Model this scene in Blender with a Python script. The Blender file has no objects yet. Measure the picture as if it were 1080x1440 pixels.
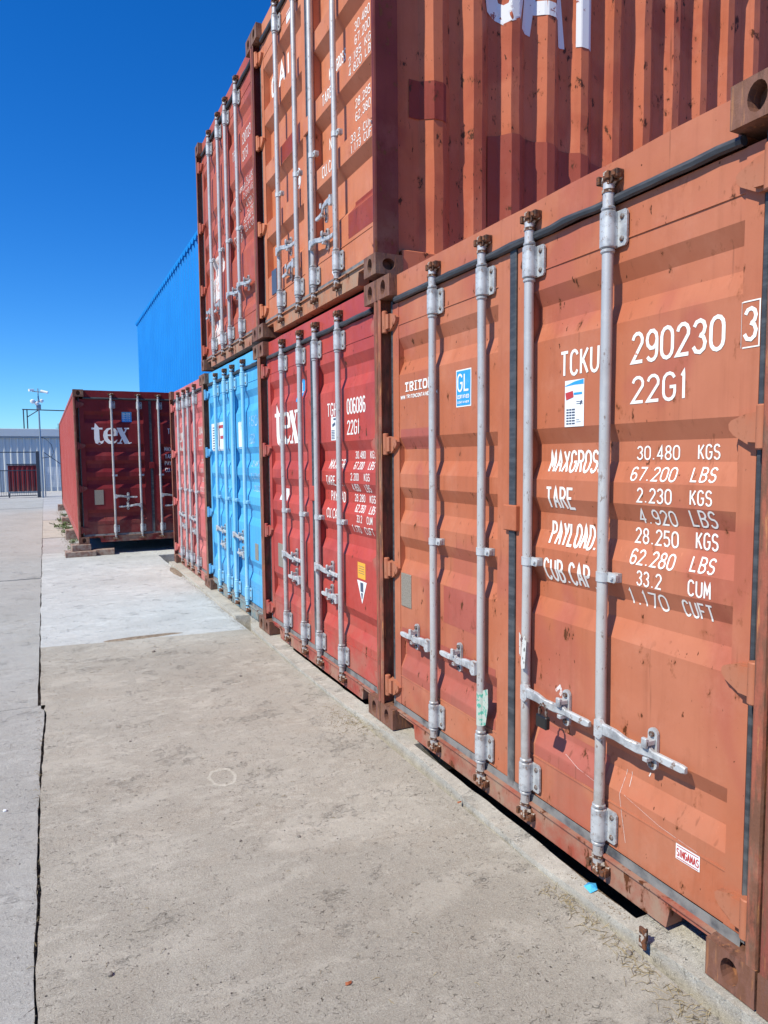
import bpy, math, random
from mathutils import Vector, Matrix, noise
from math import sin, cos, pi, radians

random.seed(7)
scene = bpy.context.scene
COL = scene.collection

# ------------------------------------------------------------------ camera
def make_camera():
    f, pitch, roll, yaw = 971.84, -.0793, -.0091, .4552
    fwd = Vector((sin(yaw)*cos(pitch), cos(yaw)*cos(pitch), sin(pitch)))
    right = Vector((cos(yaw), -sin(yaw), 0))
    up = right.cross(fwd)
    r2 = right*cos(roll) + up*sin(roll)
    u2 = -right*sin(roll) + up*cos(roll)
    m = Matrix((r2, u2, -fwd)).transposed().to_4x4()
    m.translation = Vector((-1.747, -1.2036, 1.5815))
    cam = bpy.data.cameras.new('camera')
    cam.sensor_fit = 'VERTICAL'
    cam.sensor_height = 36
    cam.lens = 36*f/1440
    cam.clip_start = .02
    cam.clip_end = 3000
    o = bpy.data.objects.new('camera', cam)
    o.matrix_world = m
    COL.objects.link(o)
    scene.camera = o
make_camera()

# ------------------------------------------------------------------ light
SUN_EL = radians(48)
LDIR = Vector((cos(SUN_EL)*cos(radians(12)), cos(SUN_EL)*sin(radians(12)), -sin(SUN_EL)))
world = bpy.data.worlds.new('World'); scene.world = world
world.use_nodes = True
wn = world.node_tree; wn.nodes.clear()
sky = wn.nodes.new('ShaderNodeTexSky'); sky.sky_type = 'NISHITA'
sky.sun_disc = False; sky.sun_elevation = SUN_EL
# direction to the sun is -LDIR; sun_rotation is clockwise from +Y
sky.sun_rotation = math.atan2(-LDIR.x, -LDIR.y)
sky.ozone_density = 4.0; sky.air_density = 1.0; sky.dust_density = 0.0; sky.altitude = 300
hs = wn.nodes.new('ShaderNodeHueSaturation'); hs.inputs['Saturation'].default_value = 1.35
bg = wn.nodes.new('ShaderNodeBackground'); bg.inputs['Strength'].default_value = .112
wo = wn.nodes.new('ShaderNodeOutputWorld')
tint = wn.nodes.new('ShaderNodeMix'); tint.data_type = 'RGBA'; tint.blend_type = 'MULTIPLY'
tint.inputs[0].default_value = 1; tint.inputs[7].default_value = (.55, .92, 1.28, 1)   # the camera's deep-blue rendering of the sky
wn.links.new(sky.outputs[0], hs.inputs['Color']); wn.links.new(hs.outputs[0], tint.inputs[6]); wn.links.new(tint.outputs[2], bg.inputs[0])
wn.links.new(bg.outputs[0], wo.inputs[0])
sl = bpy.data.lights.new('sun', 'SUN'); sl.energy = 5.0; sl.angle = radians(.5); sl.color = (1, .955, .80)
so = bpy.data.objects.new('sun', sl); COL.objects.link(so)
so.rotation_euler = LDIR.to_track_quat('-Z', 'Y').to_euler()
vs = scene.view_settings
vs.view_transform = 'Standard'; vs.look = 'None'; vs.gamma = 1; vs.exposure = 0.26
try: vs.use_curve_mapping = False
except Exception: pass
try: scene.render.engine = 'CYCLES'
except Exception: pass

# ------------------------------------------------------------------ materials
def srgb(r, g, b):
    f = lambda c: (c/255/12.92) if c/255 <= .04045 else ((c/255+.055)/1.055)**2.4
    return (f(r), f(g), f(b), 1)

class NT:
    def __init__(s, name, rough=.6, metal=0, spec=.5):
        s.m = bpy.data.materials.new(name); s.m.use_nodes = True
        s.t = s.m.node_tree; s.b = s.t.nodes['Principled BSDF']
        s.b.inputs['Roughness'].default_value = rough
        s.b.inputs['Metallic'].default_value = metal
        s.b.inputs['Specular IOR Level'].default_value = spec
        s.tc = s.t.nodes.new('ShaderNodeTexCoord')
        s.off = (random.uniform(0, 50), random.uniform(0, 50), random.uniform(0, 50))
    def coord(s, scale=(1, 1, 1), rot=(0, 0, 0)):
        mp = s.t.nodes.new('ShaderNodeMapping')
        mp.inputs['Location'].default_value = s.off
        mp.inputs['Scale'].default_value = scale; mp.inputs['Rotation'].default_value = rot
        s.t.links.new(s.tc.outputs['Object'], mp.inputs[0]); return mp.outputs[0]
    def noise(s, scale, detail=4, rough=.55, sc=(1, 1, 1), rot=(0, 0, 0), dist=0):
        n = s.t.nodes.new('ShaderNodeTexNoise')
        n.inputs['Scale'].default_value = scale; n.inputs['Detail'].default_value = detail
        n.inputs['Roughness'].default_value = rough; n.inputs['Distortion'].default_value = dist
        s.t.links.new(s.coord(sc, rot), n.inputs['Vector']); return n.outputs['Fac']
    def voro(s, scale, sc=(1, 1, 1)):
        n = s.t.nodes.new('ShaderNodeTexVoronoi'); n.inputs['Scale'].default_value = scale
        s.t.links.new(s.coord(sc), n.inputs['Vector']); return n.outputs['Distance']
    def ramp(s, x, a, b, lo=0., hi=1.):
        n = s.t.nodes.new('ShaderNodeMapRange'); n.interpolation_type = 'SMOOTHSTEP'
        s.t.links.new(x, n.inputs[0])
        n.inputs[1].default_value = a; n.inputs[2].default_value = b
        n.inputs[3].default_value = lo; n.inputs[4].default_value = hi
        return n.outputs[0]
    def math(s, op, a, b):
        n = s.t.nodes.new('ShaderNodeMath'); n.operation = op; n.use_clamp = False
        for i, v in enumerate((a, b)):
            if isinstance(v, (int, float)): n.inputs[i].default_value = v
            else: s.t.links.new(v, n.inputs[i])
        return n.outputs[0]
    def mix(s, fac, a, b, mode='MIX'):
        n = s.t.nodes.new('ShaderNodeMix'); n.data_type = 'RGBA'; n.blend_type = mode
        for key, v in ((0, fac), (6, a), (7, b)):
            if isinstance(v, (int, float)): n.inputs[key].default_value = v
            elif isinstance(v, tuple): n.inputs[key].default_value = v
            else: s.t.links.new(v, n.inputs[key])
        return n.outputs[2]
    def z(s, axis=2):
        n = s.t.nodes.new('ShaderNodeSeparateXYZ'); s.t.links.new(s.tc.outputs['Object'], n.inputs[0])
        return n.outputs[axis]
    def color(s, c):
        if isinstance(c, tuple): s.b.inputs['Base Color'].default_value = c
        else: s.t.links.new(c, s.b.inputs['Base Color'])
    def bump(s, h, strength=.3, dist=.002):
        n = s.t.nodes.new('ShaderNodeBump'); n.inputs['Strength'].default_value = strength
        n.inputs['Distance'].default_value = dist
        s.t.links.new(h, n.inputs['Height']); s.t.links.new(n.outputs[0], s.b.inputs['Normal'])
    def rough(s, r): s.t.links.new(r, s.b.inputs['Roughness'])

def k(c, f): return (c[0]*f, c[1]*f, c[2]*f, 1)

RUST = (.10, .032, .012, 1)
def paint(name, base, faded, alt=None, rust=.5, dirt=.5, rough=.5, dirtcol=(.30, .22, .16, 1)):
    n = NT(name, rough, 0, .22)
    c = n.mix(n.ramp(n.noise(1.1, 3), .35, .68), base, faded)
    if alt: c = n.mix(n.ramp(n.noise(1.5, 3, sc=(1, 1.0, .8), dist=.4), .52, .60, 0, .75), c, alt)
    c = n.mix(n.ramp(n.noise(7, 5, .6), .3, .75, .0, .22), c, k(base, .72))
    # vertical runs of grime
    st = n.noise(1, 5, .6, sc=(24, 24, 1.1))
    c = n.mix(n.ramp(st, .5, .8, 0, .32), c, k(base, .55))
    # dust towards the sill, where splashes reach
    z = n.z()
    dn = n.math('MULTIPLY', n.ramp(z, .05, .75, .75*dirt, 0), n.ramp(n.noise(5, 6, .65), .3, .7))
    c = n.mix(dn, c, dirtcol)
    # chalky bloom and oxide blush in uneven clouds
    c = n.mix(n.ramp(n.noise(3.1, 8, .72, sc=(1, 1, .7)), .48, .72, 0, .35), c, (min(1, faded[0]*1.12+.03), faded[1]*1.25+.03, faded[2]*1.3+.03, 1))
    c = n.mix(n.ramp(n.noise(5.3, 7, .7, sc=(1, 1, .35), dist=.5), .56, .74, 0, .4*min(1, rust+.3)), c, (base[0]*.5+.04, base[1]*.5+.01, base[2]*.45+.005, 1))
    # pale scratches and scuffs
    sc1 = n.ramp(n.noise(1, 2, .5, sc=(90, 90, 4), rot=(.5, 0, 0)), .70, .73, 0, .35)
    gate = n.ramp(n.noise(2.2, 2), .55, .65)
    c = n.mix(n.math('MULTIPLY', sc1, gate), c, k(faded, 1.35))
    run = n.math('MULTIPLY', n.ramp(n.noise(1, 3, .5, sc=(38, 38, 1.6)), .64, .72, 0, .5*min(1, rust+.2)), n.ramp(n.noise(2.6, 2), .5, .62))
    c = n.mix(run, c, (.12, .045, .022, 1))
    # rust chips with a darker bleed
    r1 = n.noise(15, 7, .62, sc=(1, 1, .55))
    th = .70-.05*rust
    bleed = n.ramp(r1, th-.055, th, 0, .45)
    c = n.mix(bleed, c, (base[0]*.42+.03, base[1]*.45+.008, base[2]*.4, 1))
    chip = n.ramp(r1, th, th+.012)
    c = n.mix(chip, c, RUST)
    r2 = n.noise(48, 3, .6, sc=(1, 1, .45))
    spot = n.math('MULTIPLY', n.ramp(r2, .70-.03*rust, .72-.03*rust), n.ramp(n.noise(3, 3), .42, .58))
    c = n.mix(spot, c, k(RUST, .9))
    n.color(c)
    n.rough(n.ramp(n.noise(12, 4), .3, .7, rough-.08, rough+.14))
    h = n.math('ADD', n.noise(9, 5, .5), n.math('MULTIPLY', chip, -.5))
    n.bump(h, .35, .003)
    return n.m

def rusty(name, base, amt=.55, rough=.75, grain=.8):
    n = NT(name, rough)
    g = n.noise(1, 6, .65, sc=(30, 30, 6))
    c = n.mix(n.ramp(g, .4, .62), base, (.15, .062, .035, 1))
    c = n.mix(n.ramp(n.noise(26, 6, .7, sc=(1, 1, .3)), .58-.1*amt, .74-.1*amt, 0, .8), c, (.07, .030, .018, 1))
    c = n.mix(n.ramp(n.noise(60, 3, sc=(1, 1, .12)), .57, .68, 0, grain), c, (.44, .19, .07, 1))
    c = n.mix(n.ramp(n.noise(6, 4), .5, .75, 0, .35), c, (.30, .23, .17, 1))
    n.color(c); n.bump(n.noise(45, 6, .65), .6, .004)
    return n.m

M = {}
def paints():
    M['orange'] = paint('orange_paint', srgb(172, 99, 70), srgb(178, 111, 85), srgb(165, 91, 75), .6, .35)
    M['orange_alt'] = paint('salmon_patch_paint', srgb(160, 84, 72), srgb(168, 94, 82), None, .9, .3)
    M['tex'] = paint('red_paint', srgb(172, 66, 58), srgb(178, 78, 72), srgb(160, 66, 64), .45, .7)
    M['blue'] = paint('blue_paint', srgb(72, 158, 208), srgb(88, 172, 218), srgb(66, 150, 202), .2, .5, dirtcol=(.25, .28, .26, 1))
    M['pink'] = paint('faded_red_paint', srgb(190, 96, 94), srgb(200, 122, 118), srgb(184, 104, 104), .5, .5)
    M['cai'] = paint('apricot_paint', srgb(188, 112, 78), srgb(196, 128, 98), srgb(190, 116, 86), .3, .15)
    M['caiside'] = paint('orange_side_paint', srgb(194, 106, 70), srgb(198, 116, 84), srgb(176, 88, 62), 1.2, .1)
    M['red2'] = paint('brick_red_paint', srgb(168, 82, 64), srgb(174, 94, 76), srgb(154, 76, 68), .5, .2)
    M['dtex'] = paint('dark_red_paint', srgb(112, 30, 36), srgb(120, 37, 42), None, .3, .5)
    M['dtex_sunlit'] = paint('dark_red_sunlit_paint', srgb(162, 72, 66), srgb(168, 84, 78), None, .3, .3)  # lighter than the doors' dark red: sunlight on the side put into the colour
    M['nb'] = paint('brown_red_paint', srgb(130, 62, 48), srgb(140, 74, 58), None, .9, .5)
    M['plum'] = paint('plum_patch', srgb(150, 72, 54), srgb(154, 80, 64), None, .9, .1)
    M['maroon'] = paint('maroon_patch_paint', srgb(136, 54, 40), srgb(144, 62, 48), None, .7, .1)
    for key, b in (('orange', (150, 82, 62)), ('tex', (142, 72, 60)), ('blue', (126, 92, 78)), ('pink', (150, 88, 76)),
                   ('cai', (118, 48, 38)), ('red2', (136, 68, 56)), ('dtex', (104, 36, 34)), ('nb', (128, 66, 54))):
        M[key+'_post'] = rusty(key+'_rusty_post', srgb(*b), .35, .75, .75 if key == 'orange' else .35)
        M[key+'_cast'] = rusty(key+'_rusty_casting', tuple(.5*c+.5*d for c, d in zip(k(srgb(*b), .7), (.15, .10, .075, 1))), .7, .75, .4)
    M['cai_post'] = paint('maroon_post_paint', srgb(90, 34, 32), srgb(108, 50, 46), None, 1.8, .3)
    # sills: paint worn through by forklifts and mud
    for key, b in (('orange', (150, 72, 56)), ('tex', (150, 58, 52)), ('blue', (108, 140, 148)), ('pink', (176, 104, 98)),
                   ('cai', (176, 104, 70)), ('red2', (150, 92, 72)), ('dtex', (128, 42, 42)), ('nb', (130, 60, 44))):
        M[key+'_sill'] = paint(key+'_sill_paint', srgb(*b), k(srgb(*b), 1.15), k(srgb(*b), .8), 1.6, 1.2, .7)
    n = NT('galvanised_paint', .42, .25)
    c = n.mix(n.ramp(n.noise(4, 4, sc=(1, 1, .3)), .35, .7), srgb(192, 191, 190), srgb(172, 171, 172))
    c = n.mix(n.ramp(n.noise(60, 5, .7, sc=(1, 1, .35)), .60, .66, 0, .8), c, (.2, .13, .10, 1))
    c = n.mix(n.ramp(n.noise(9, 6, .7), .5, .7, 0, .35), c, srgb(140, 132, 128))
    c = n.mix(n.ramp(n.noise(18, 3), .55, .7, 0, .3), c, srgb(210, 208, 204))
    c = n.mix(n.ramp(n.noise(17, 7, .75, sc=(1, 1, .5)), .60, .64, 0, .8), c, (.17, .10, .075, 1))
    c = n.mix(n.math('MULTIPLY', n.ramp(n.z(), .2, .9, .5, 0), n.ramp(n.noise(11, 5, .7), .4, .7)), c, (.24, .19, .15, 1))
    n.color(c); n.bump(n.noise(60, 4), .3, .0015); M['bar'] = n.m
    n = NT('galvanised_bracket', .5, .25)
    c = n.mix(n.ramp(n.noise(14, 5, .65), .4, .68), srgb(190, 193, 196), srgb(140, 142, 146))
    c = n.mix(n.ramp(n.noise(34, 6, .75), .56, .63, 0, .85), c, (.20, .11, .07, 1))
    n.color(c); n.bump(n.noise(50, 5), .4, .002); M['brk'] = n.m
    n = NT('bar_blue_tint', .42, .1)
    c = n.mix(n.ramp(n.noise(4, 4, sc=(1, 1, .3)), .35, .7), srgb(120, 190, 222), srgb(170, 206, 224))
    c = n.mix(n.ramp(n.noise(60, 5, .7), .64, .68, 0, .75), c, (.2, .13, .10, 1))
    n.color(c); M['bar_blue'] = n.m
    n = NT('rusted_cam', .8)
    c = n.mix(n.ramp(n.noise(50, 5, .7), .42, .6), (.16, .055, .02, 1), (.05, .025, .018, 1))
    c = n.mix(n.ramp(n.noise(38, 4), .56, .6, 0, .9), c, srgb(175, 165, 155))
    n.color(c); n.bump(n.noise(70, 5), .7, .004); M['cam'] = n.m
    n = NT('bolt_steel', .6, .3)
    n.color(n.mix(n.ramp(n.noise(90, 3), .45, .6), (.12, .06, .04, 1), (.2, .18, .17, 1))); M['bolt'] = n.m
    n = NT('rubber_gasket', .55)
    c = n.mix(n.ramp(n.noise(1, 6, .6, sc=(40, 6, 40)), .4, .7), (.03, .034, .042, 1), (.07, .075, .085, 1))
    c = n.mix(n.math('MULTIPLY', n.ramp(n.z(), .1, .5, .85, 0), n.ramp(n.noise(12, 5), .25, .6)), c, (.22, .21, .20, 1))
    n.color(c); n.bump(n.noise(40, 4), .5, .003); M['gasket'] = n.m
    n = NT('dark_interior', .9); n.color((.012, .009, .008, 1)); M['dark'] = n.m
    n = NT('stencil_white', .6)
    c = n.mix(n.ramp(n.noise(30, 6, .7), .66, .70), (.78, .77, .74, 1), srgb(190, 110, 84)); n.color(c); M['white'] = n.m
    n = NT('side_letter_white', .6)
    c = n.mix(n.ramp(n.noise(9, 7, .72), .60, .63), (.78, .78, .78, 1), srgb(150, 72, 56)); n.color(c); M['white_side'] = n.m
    n = NT('faded_white', .65)
    c = n.mix(n.ramp(n.noise(26, 6, .75), .50, .62), (.66, .62, .6, 1), srgb(190, 110, 90)); n.color(c); M['white_faded'] = n.m
    n = NT('faded_white_on_blue', .65)
    c = n.mix(n.ramp(n.noise(26, 6, .75), .42, .58), (.45, .62, .74, 1), srgb(70, 150, 205)); n.color(c); M['white_blue'] = n.m
    n = NT('sticker_white', .4); n.color(n.mix(n.ramp(n.noise(20, 4), .55, .8, 0, .4), (.74, .76, .78, 1), (.5, .5, .5, 1))); M['stw'] = n.m
    n = NT('sticker_blue', .4); n.color(n.mix(n.ramp(n.noise(25, 4), .5, .8, 0, .4), (.03, .30, .66, 1), (.2, .45, .7, 1))); M['stb'] = n.m
    n = NT('sticker_red', .4); n.color((.45, .04, .04, 1)); M['str'] = n.m
    n = NT('sticker_yellow', .4); n.color((.75, .38, .03, 1)); M['sty'] = n.m
    n = NT('sticker_ink', .5); n.color((.06, .08, .13, 1)); M['ink'] = n.m
    n = NT('approval_plate', .6, .2)
    c = n.mix(n.ramp(n.voro(160), .2, .5), (.17, .15, .12, 1), (.28, .25, .21, 1)); n.color(c); M['plate'] = n.m
    n = NT('padlock_black', .35, .3); n.color((.02, .02, .022, 1)); M['lock'] = n.m
    # concrete
    def concrete(name, a, b, dust, pits=.5, seed=0, pale=.6):
        n = NT(name, .9, 0, .15)
        c = n.mix(n.ramp(n.noise(.9, 5, .6), .3, .7), a, b)
        c = n.mix(n.ramp(n.noise(2.6, 6, .7, sc=(1, 1.6, 1), dist=.6), .46, .70, 0, .6), c, dust)
        pal = n.math('MULTIPLY', n.ramp(n.noise(8, 9, .8, sc=(1, 2.2, 1), rot=(0, 0, .5)), .50, .60, 0, pale), n.ramp(n.noise(1.3, 3), .40, .56))
        c = n.mix(pal, c, k(b, 1.28))
        fine = n.noise(170, 8, .8)
        c = n.mix(n.ramp(fine, .36, .62, .62*(.4+.6*pits), 0), c, k(a, .6))
        c = n.mix(n.ramp(n.noise(260, 4, .75), .54, .64, 0, .6), c, k(b, 1.4))
        clus = n.ramp(n.noise(6.5, 5, .8), .44, .60)
        pit = n.noise(52, 8, .76, sc=(1, 1.4, 1), dist=1.4)
        pm = n.math('MULTIPLY', n.ramp(pit, .590, .63), clus)
        c = n.mix(n.math('MULTIPLY', pm, .8*pits), c, k(a, .36))
        # trowel and boot scrapes: thin curved dark lines gathered in patches
        sc1 = n.noise(16, 3, .6, sc=(1, 5, 1), rot=(0, 0, .7), dist=1.5)
        line = n.math('MULTIPLY', n.ramp(n.math('ABSOLUTE', n.math('SUBTRACT', sc1, .5), 0), .004, .016, 1, 0), n.ramp(n.noise(4.6, 4, .7), .57, .64))
        c = n.mix(n.math('MULTIPLY', line, .34*pits), c, k(a, .42))
        vp = n.ramp(n.voro(20), .04, .10, 1, 0)
        vp = n.math('MULTIPLY', vp, n.ramp(n.noise(5, 3), .50, .56))
        c = n.mix(n.math('MULTIPLY', vp, .75*pits), c, k(a, .28))
        # broad damp and oil-darkened areas, a few hard-edged drips
        c = n.mix(n.ramp(n.noise(.55, 4, .6, dist=.8), .50, .66, 0, .22*pits), c, k(a, .55))
        c = n.mix(n.ramp(n.noise(1.7, 6, .7, sc=(1, 1.8, 1), dist=.5), .52, .62, 0, .28*pits), c, k(b, 1.22))
        n.color(c)
        h = n.math('ADD', n.math('MULTIPLY', fine, .5), n.math('MULTIPLY', n.noise(14, 6, .65), .8))
        h = n.math('SUBTRACT', h, n.math('MULTIPLY', pm, 1.2*pits))
        h = n.math('SUBTRACT', h, n.math('MULTIPLY', line, .8*pits))
        h = n.math('SUBTRACT', h, vp)
        n.bump(h, .9, .012)
        return n.m
    M['conc'] = concrete('worn_concrete', (.390, .358, .303, 1), (.452, .422, .365, 1), (.410, .360, .295, 1), 1.0)
    M['conc_lane'] = concrete('smooth_concrete', (.37, .36, .335, 1), (.42, .412, .388, 1), (.385, .365, .32, 1), .6)
    M['conc_white'] = concrete('pale_concrete', (.49, .495, .475, 1), (.55, .555, .535, 1), (.49, .48, .455, 1), .9)
    M['conc_curb'] = concrete('curb_concrete', (.43, .40, .35, 1), (.52, .49, .43, 1), (.42, .36, .29, 1), .8)
    M['conc_far'] = concrete('dusty_concrete', (.38, .37, .36, 1), (.46, .45, .44, 1), (.38, .33, .28, 1), .4)
    n = NT('pale_stain', .9, 0, .1)
    c = n.mix(n.ramp(n.noise(60, 7, .75), .42, .6), (.38, .355, .30, 1), (.47, .445, .39, 1)); n.color(c); M['stain'] = n.m
    n = NT('soil', .95, 0, .1)
    c = n.mix(n.ramp(n.noise(8, 6, .7), .35, .7), (.10, .07, .05, 1), (.20, .15, .11, 1)); n.color(c); n.bump(n.noise(30, 6), .8, .02); M['soil'] = n.m
    n = NT('dry_dust', .95, 0, .1)
    c = n.mix(n.ramp(n.noise(40, 6, .7), .35, .7), (.16, .12, .09, 1), (.34, .28, .21, 1)); n.color(c); n.bump(n.noise(60, 6), .8, .01); M['dust'] = n.m
    n = NT('dry_straw', .9); n.color(n.mix(n.noise(60, 2), (.22, .16, .08, 1), (.38, .31, .18, 1))); M['straw'] = n.m
    n = NT('leaf_green', .6); n.color(n.mix(n.noise(20, 2), (.045, .085, .02, 1), (.09, .13, .03, 1))); M['leaf'] = n.m
    n = NT('brick', .9); n.color(n.mix(n.ramp(n.noise(18, 5), .4, .6), (.22, .13, .10, 1), (.30, .24, .20, 1))); n.bump(n.noise(40, 5), .6, .004); M['brick'] = n.m
    n = NT('blue_plastic', .4); n.color(n.mix(n.ramp(n.noise(30, 3), .4, .6), (.02, .26, .55, 1), (.08, .42, .7, 1))); M['bplast'] = n.m
    n = NT('dead_leaf', .8); n.color((.28, .08, .03, 1)); M['dleaf'] = n.m
    n = NT('pebble_stone', .85); n.color(n.mix(n.noise(30, 3), (.12, .10, .09, 1), (.30, .27, .23, 1))); M['stone'] = n.m
    n = NT('blue_cladding', .6, 0, .25)
    c = n.mix(n.ramp(n.noise(.6, 3), .35, .7), (.002, .19, .56, 1), (.003, .21, .60, 1)); n.color(c); M['bclad'] = n.m
    n = NT('grey_cladding', .5)
    c = n.mix(n.ramp(n.noise(.8, 4, sc=(1, 1, .3)), .35, .7), (.46, .48, .48, 1), (.53, .55, .55, 1)); n.color(c); M['gclad'] = n.m
    n = NT('grey_fascia', .5); n.color((.46, .49, .51, 1)); M['fascia'] = n.m
    n = NT('dark_pipe', .6, .3); n.color((.045, .055, .075, 1)); M['pipe'] = n.m
    n = NT('galv_pole', .5, .5); n.color((.28, .31, .34, 1)); M['pole'] = n.m
    n = NT('camera_white', .4); n.color((.75, .76, .76, 1)); M['camw'] = n.m
    n = NT('green_tape', .35); n.color(n.mix(n.ramp(n.noise(45, 3, sc=(1, 1, 1)), .54, .58), (.42, .47, .42, 1), (.10, .36, .28, 1))); M['tape'] = n.m
    n = NT('paper_tag', .6); n.color(n.mix(n.ramp(n.noise(60, 3), .6, .64), (.6, .6, .58, 1), (.15, .15, .15, 1))); M['paper'] = n.m
paints()

# ------------------------------------------------------------------ mesh helpers
class MB:
    def __init__(s, ang=35): s.v = []; s.f = []; s.sm = []; s.ang = ang
    def add(s, vs, fs, smooth=False):
        b = len(s.v); s.v += [tuple(v) for v in vs]
        s.f += [tuple(i+b for i in f) for f in fs]; s.sm += [smooth]*len(fs); return s
    def box(s, x0, x1, y0, y1, z0, z1):
        vs = [(x, y, z) for x in (x0, x1) for y in (y0, y1) for z in (z0, z1)]
        return s.add(vs, [(0, 1, 3, 2), (4, 6, 7, 5), (0, 4, 5, 1), (2, 3, 7, 6), (0, 2, 6, 4), (1, 5, 7, 3)])
    def bbox(s, x0, x1, y0, y1, z0, z1, b=.004):
        """box with chamfered edges"""
        vs = []; 
        for x, sx in ((x0, 1), (x1, -1)):
            for y, sy in ((y0, 1), (y1, -1)):
                for z, sz in ((z0, 1), (z1, -1)):
                    vs += [(x, y+sy*b, z+sz*b), (x+sx*b, y, z+sz*b), (x+sx*b, y+sy*b, z)]
        I = lambda i, j, kk, a: (i*4+j*2+kk)*3+a
        fs = [(I(0,0,0,0), I(0,0,1,0), I(0,1,1,0), I(0,1,0,0)), (I(1,0,0,0), I(1,1,0,0), I(1,1,1,0), I(1,0,1,0)),
              (I(0,0,0,1), I(1,0,0,1), I(1,0,1,1), I(0,0,1,1)), (I(0,1,0,1), I(0,1,1,1), I(1,1,1,1), I(1,1,0,1)),
              (I(0,0,0,2), I(0,1,0,2), I(1,1,0,2), I(1,0,0,2)), (I(0,0,1,2), I(1,0,1,2), I(1,1,1,2), I(0,1,1,2))]
        for i in (0, 1):
            for j in (0, 1):
                fs.append((I(i,j,0,0), I(i,j,0,1), I(i,j,1,1), I(i,j,1,0)))
                fs.append((I(i,0,j,0), I(i,1,j,0), I(i,1,j,2), I(i,0,j,2)))
                fs.append((I(0,i,j,1), I(1,i,j,1), I(1,i,j,2), I(0,i,j,2)))
                for kk in (0, 1): fs.append((I(i,j,kk,0), I(i,j,kk,1), I(i,j,kk,2)))
        return s.add(vs, fs)
    def tube(s, pts, r, n=10, cap=True, smooth=True):
        pts = [Vector(p) for p in pts]; rs = r if isinstance(r, (list, tuple)) else [r]*len(pts)
        rings = []
        for i, p in enumerate(pts):
            d = (pts[min(i+1, len(pts)-1)]-pts[max(i-1, 0)])
            d = d.normalized() if d.length > 1e-9 else Vector((0, 0, 1))
            a = d.orthogonal().normalized() if abs(d.z) < .9 else Vector((1, 0, 0)).cross(d).normalized()
            b = d.cross(a).normalized()
            rings.append([p+(a*cos(2*pi*q/n)+b*sin(2*pi*q/n))*rs[i] for q in range(n)])
        vs = [v for rg in rings for v in rg]; fs = []
        for i in range(len(pts)-1):
            for q in range(n):
                fs.append((i*n+q, i*n+(q+1) % n, (i+1)*n+(q+1) % n, (i+1)*n+q))
        s.add(vs, fs, smooth)
        if cap:
            s.add(rings[0], [tuple(range(n))[::-1]]); s.add(rings[-1], [tuple(range(n))])
        return s
    def prism(s, poly, axis, a, b):
        """extrude a 2-D polygon along axis (0,1,2) from a to b"""
        n = len(poly)
        def P(u, w, t):
            return {0: (t, u, w), 1: (u, t, w), 2: (u, w, t)}[axis]
        vs = [P(u, w, a) for u, w in poly]+[P(u, w, b) for u, w in poly]
        fs = [tuple(range(n)), tuple(range(2*n-1, n-1, -1))]+[(i, (i+1) % n, n+(i+1) % n, n+i) for i in range(n)]
        return s.add(vs, fs)
    def mesh(s, name, mat, auto=True):
        me = bpy.data.meshes.new(name); me.from_pydata(s.v, [], s.f)
        me.polygons.foreach_set('use_smooth', s.sm)
        me.update()
        import bmesh
        bm = bmesh.new(); bm.from_mesh(me); bmesh.ops.recalc_face_normals(bm, faces=bm.faces); bm.to_mesh(me); bm.free()
        if any(s.sm) and auto:
            try: me.set_sharp_from_angle(angle=radians(s.ang))
            except Exception: pass
        me.materials.append(mat); return me
    def build(s, name, mat, parent=None, loc=(0, 0, 0), label=None):
        return place(s.mesh(name, mat), name, parent, loc, label)

def place(me, name, parent=None, loc=(0, 0, 0), label=None, rot=None):
    o = bpy.data.objects.new(name, me); COL.objects.link(o)
    o.location = loc; o.parent = parent
    if rot: o.rotation_euler = rot
    if label: o['label'] = label
    return o

def empty(name, label, cat, loc=(0, 0, 0), rz=0, group=None):
    o = bpy.data.objects.new(name, None); COL.objects.link(o)
    o.empty_display_size = .3
    o.location = loc; o.rotation_euler = (0, 0, rz); o['label'] = label; o['category'] = cat
    if group: o['group'] = group
    return o
def tag(o, label, cat, group=None):
    o['label'] = label; o['category'] = cat
    if group: o['group'] = group
    return o
def struct(o): o['kind'] = 'structure'; return o

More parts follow.
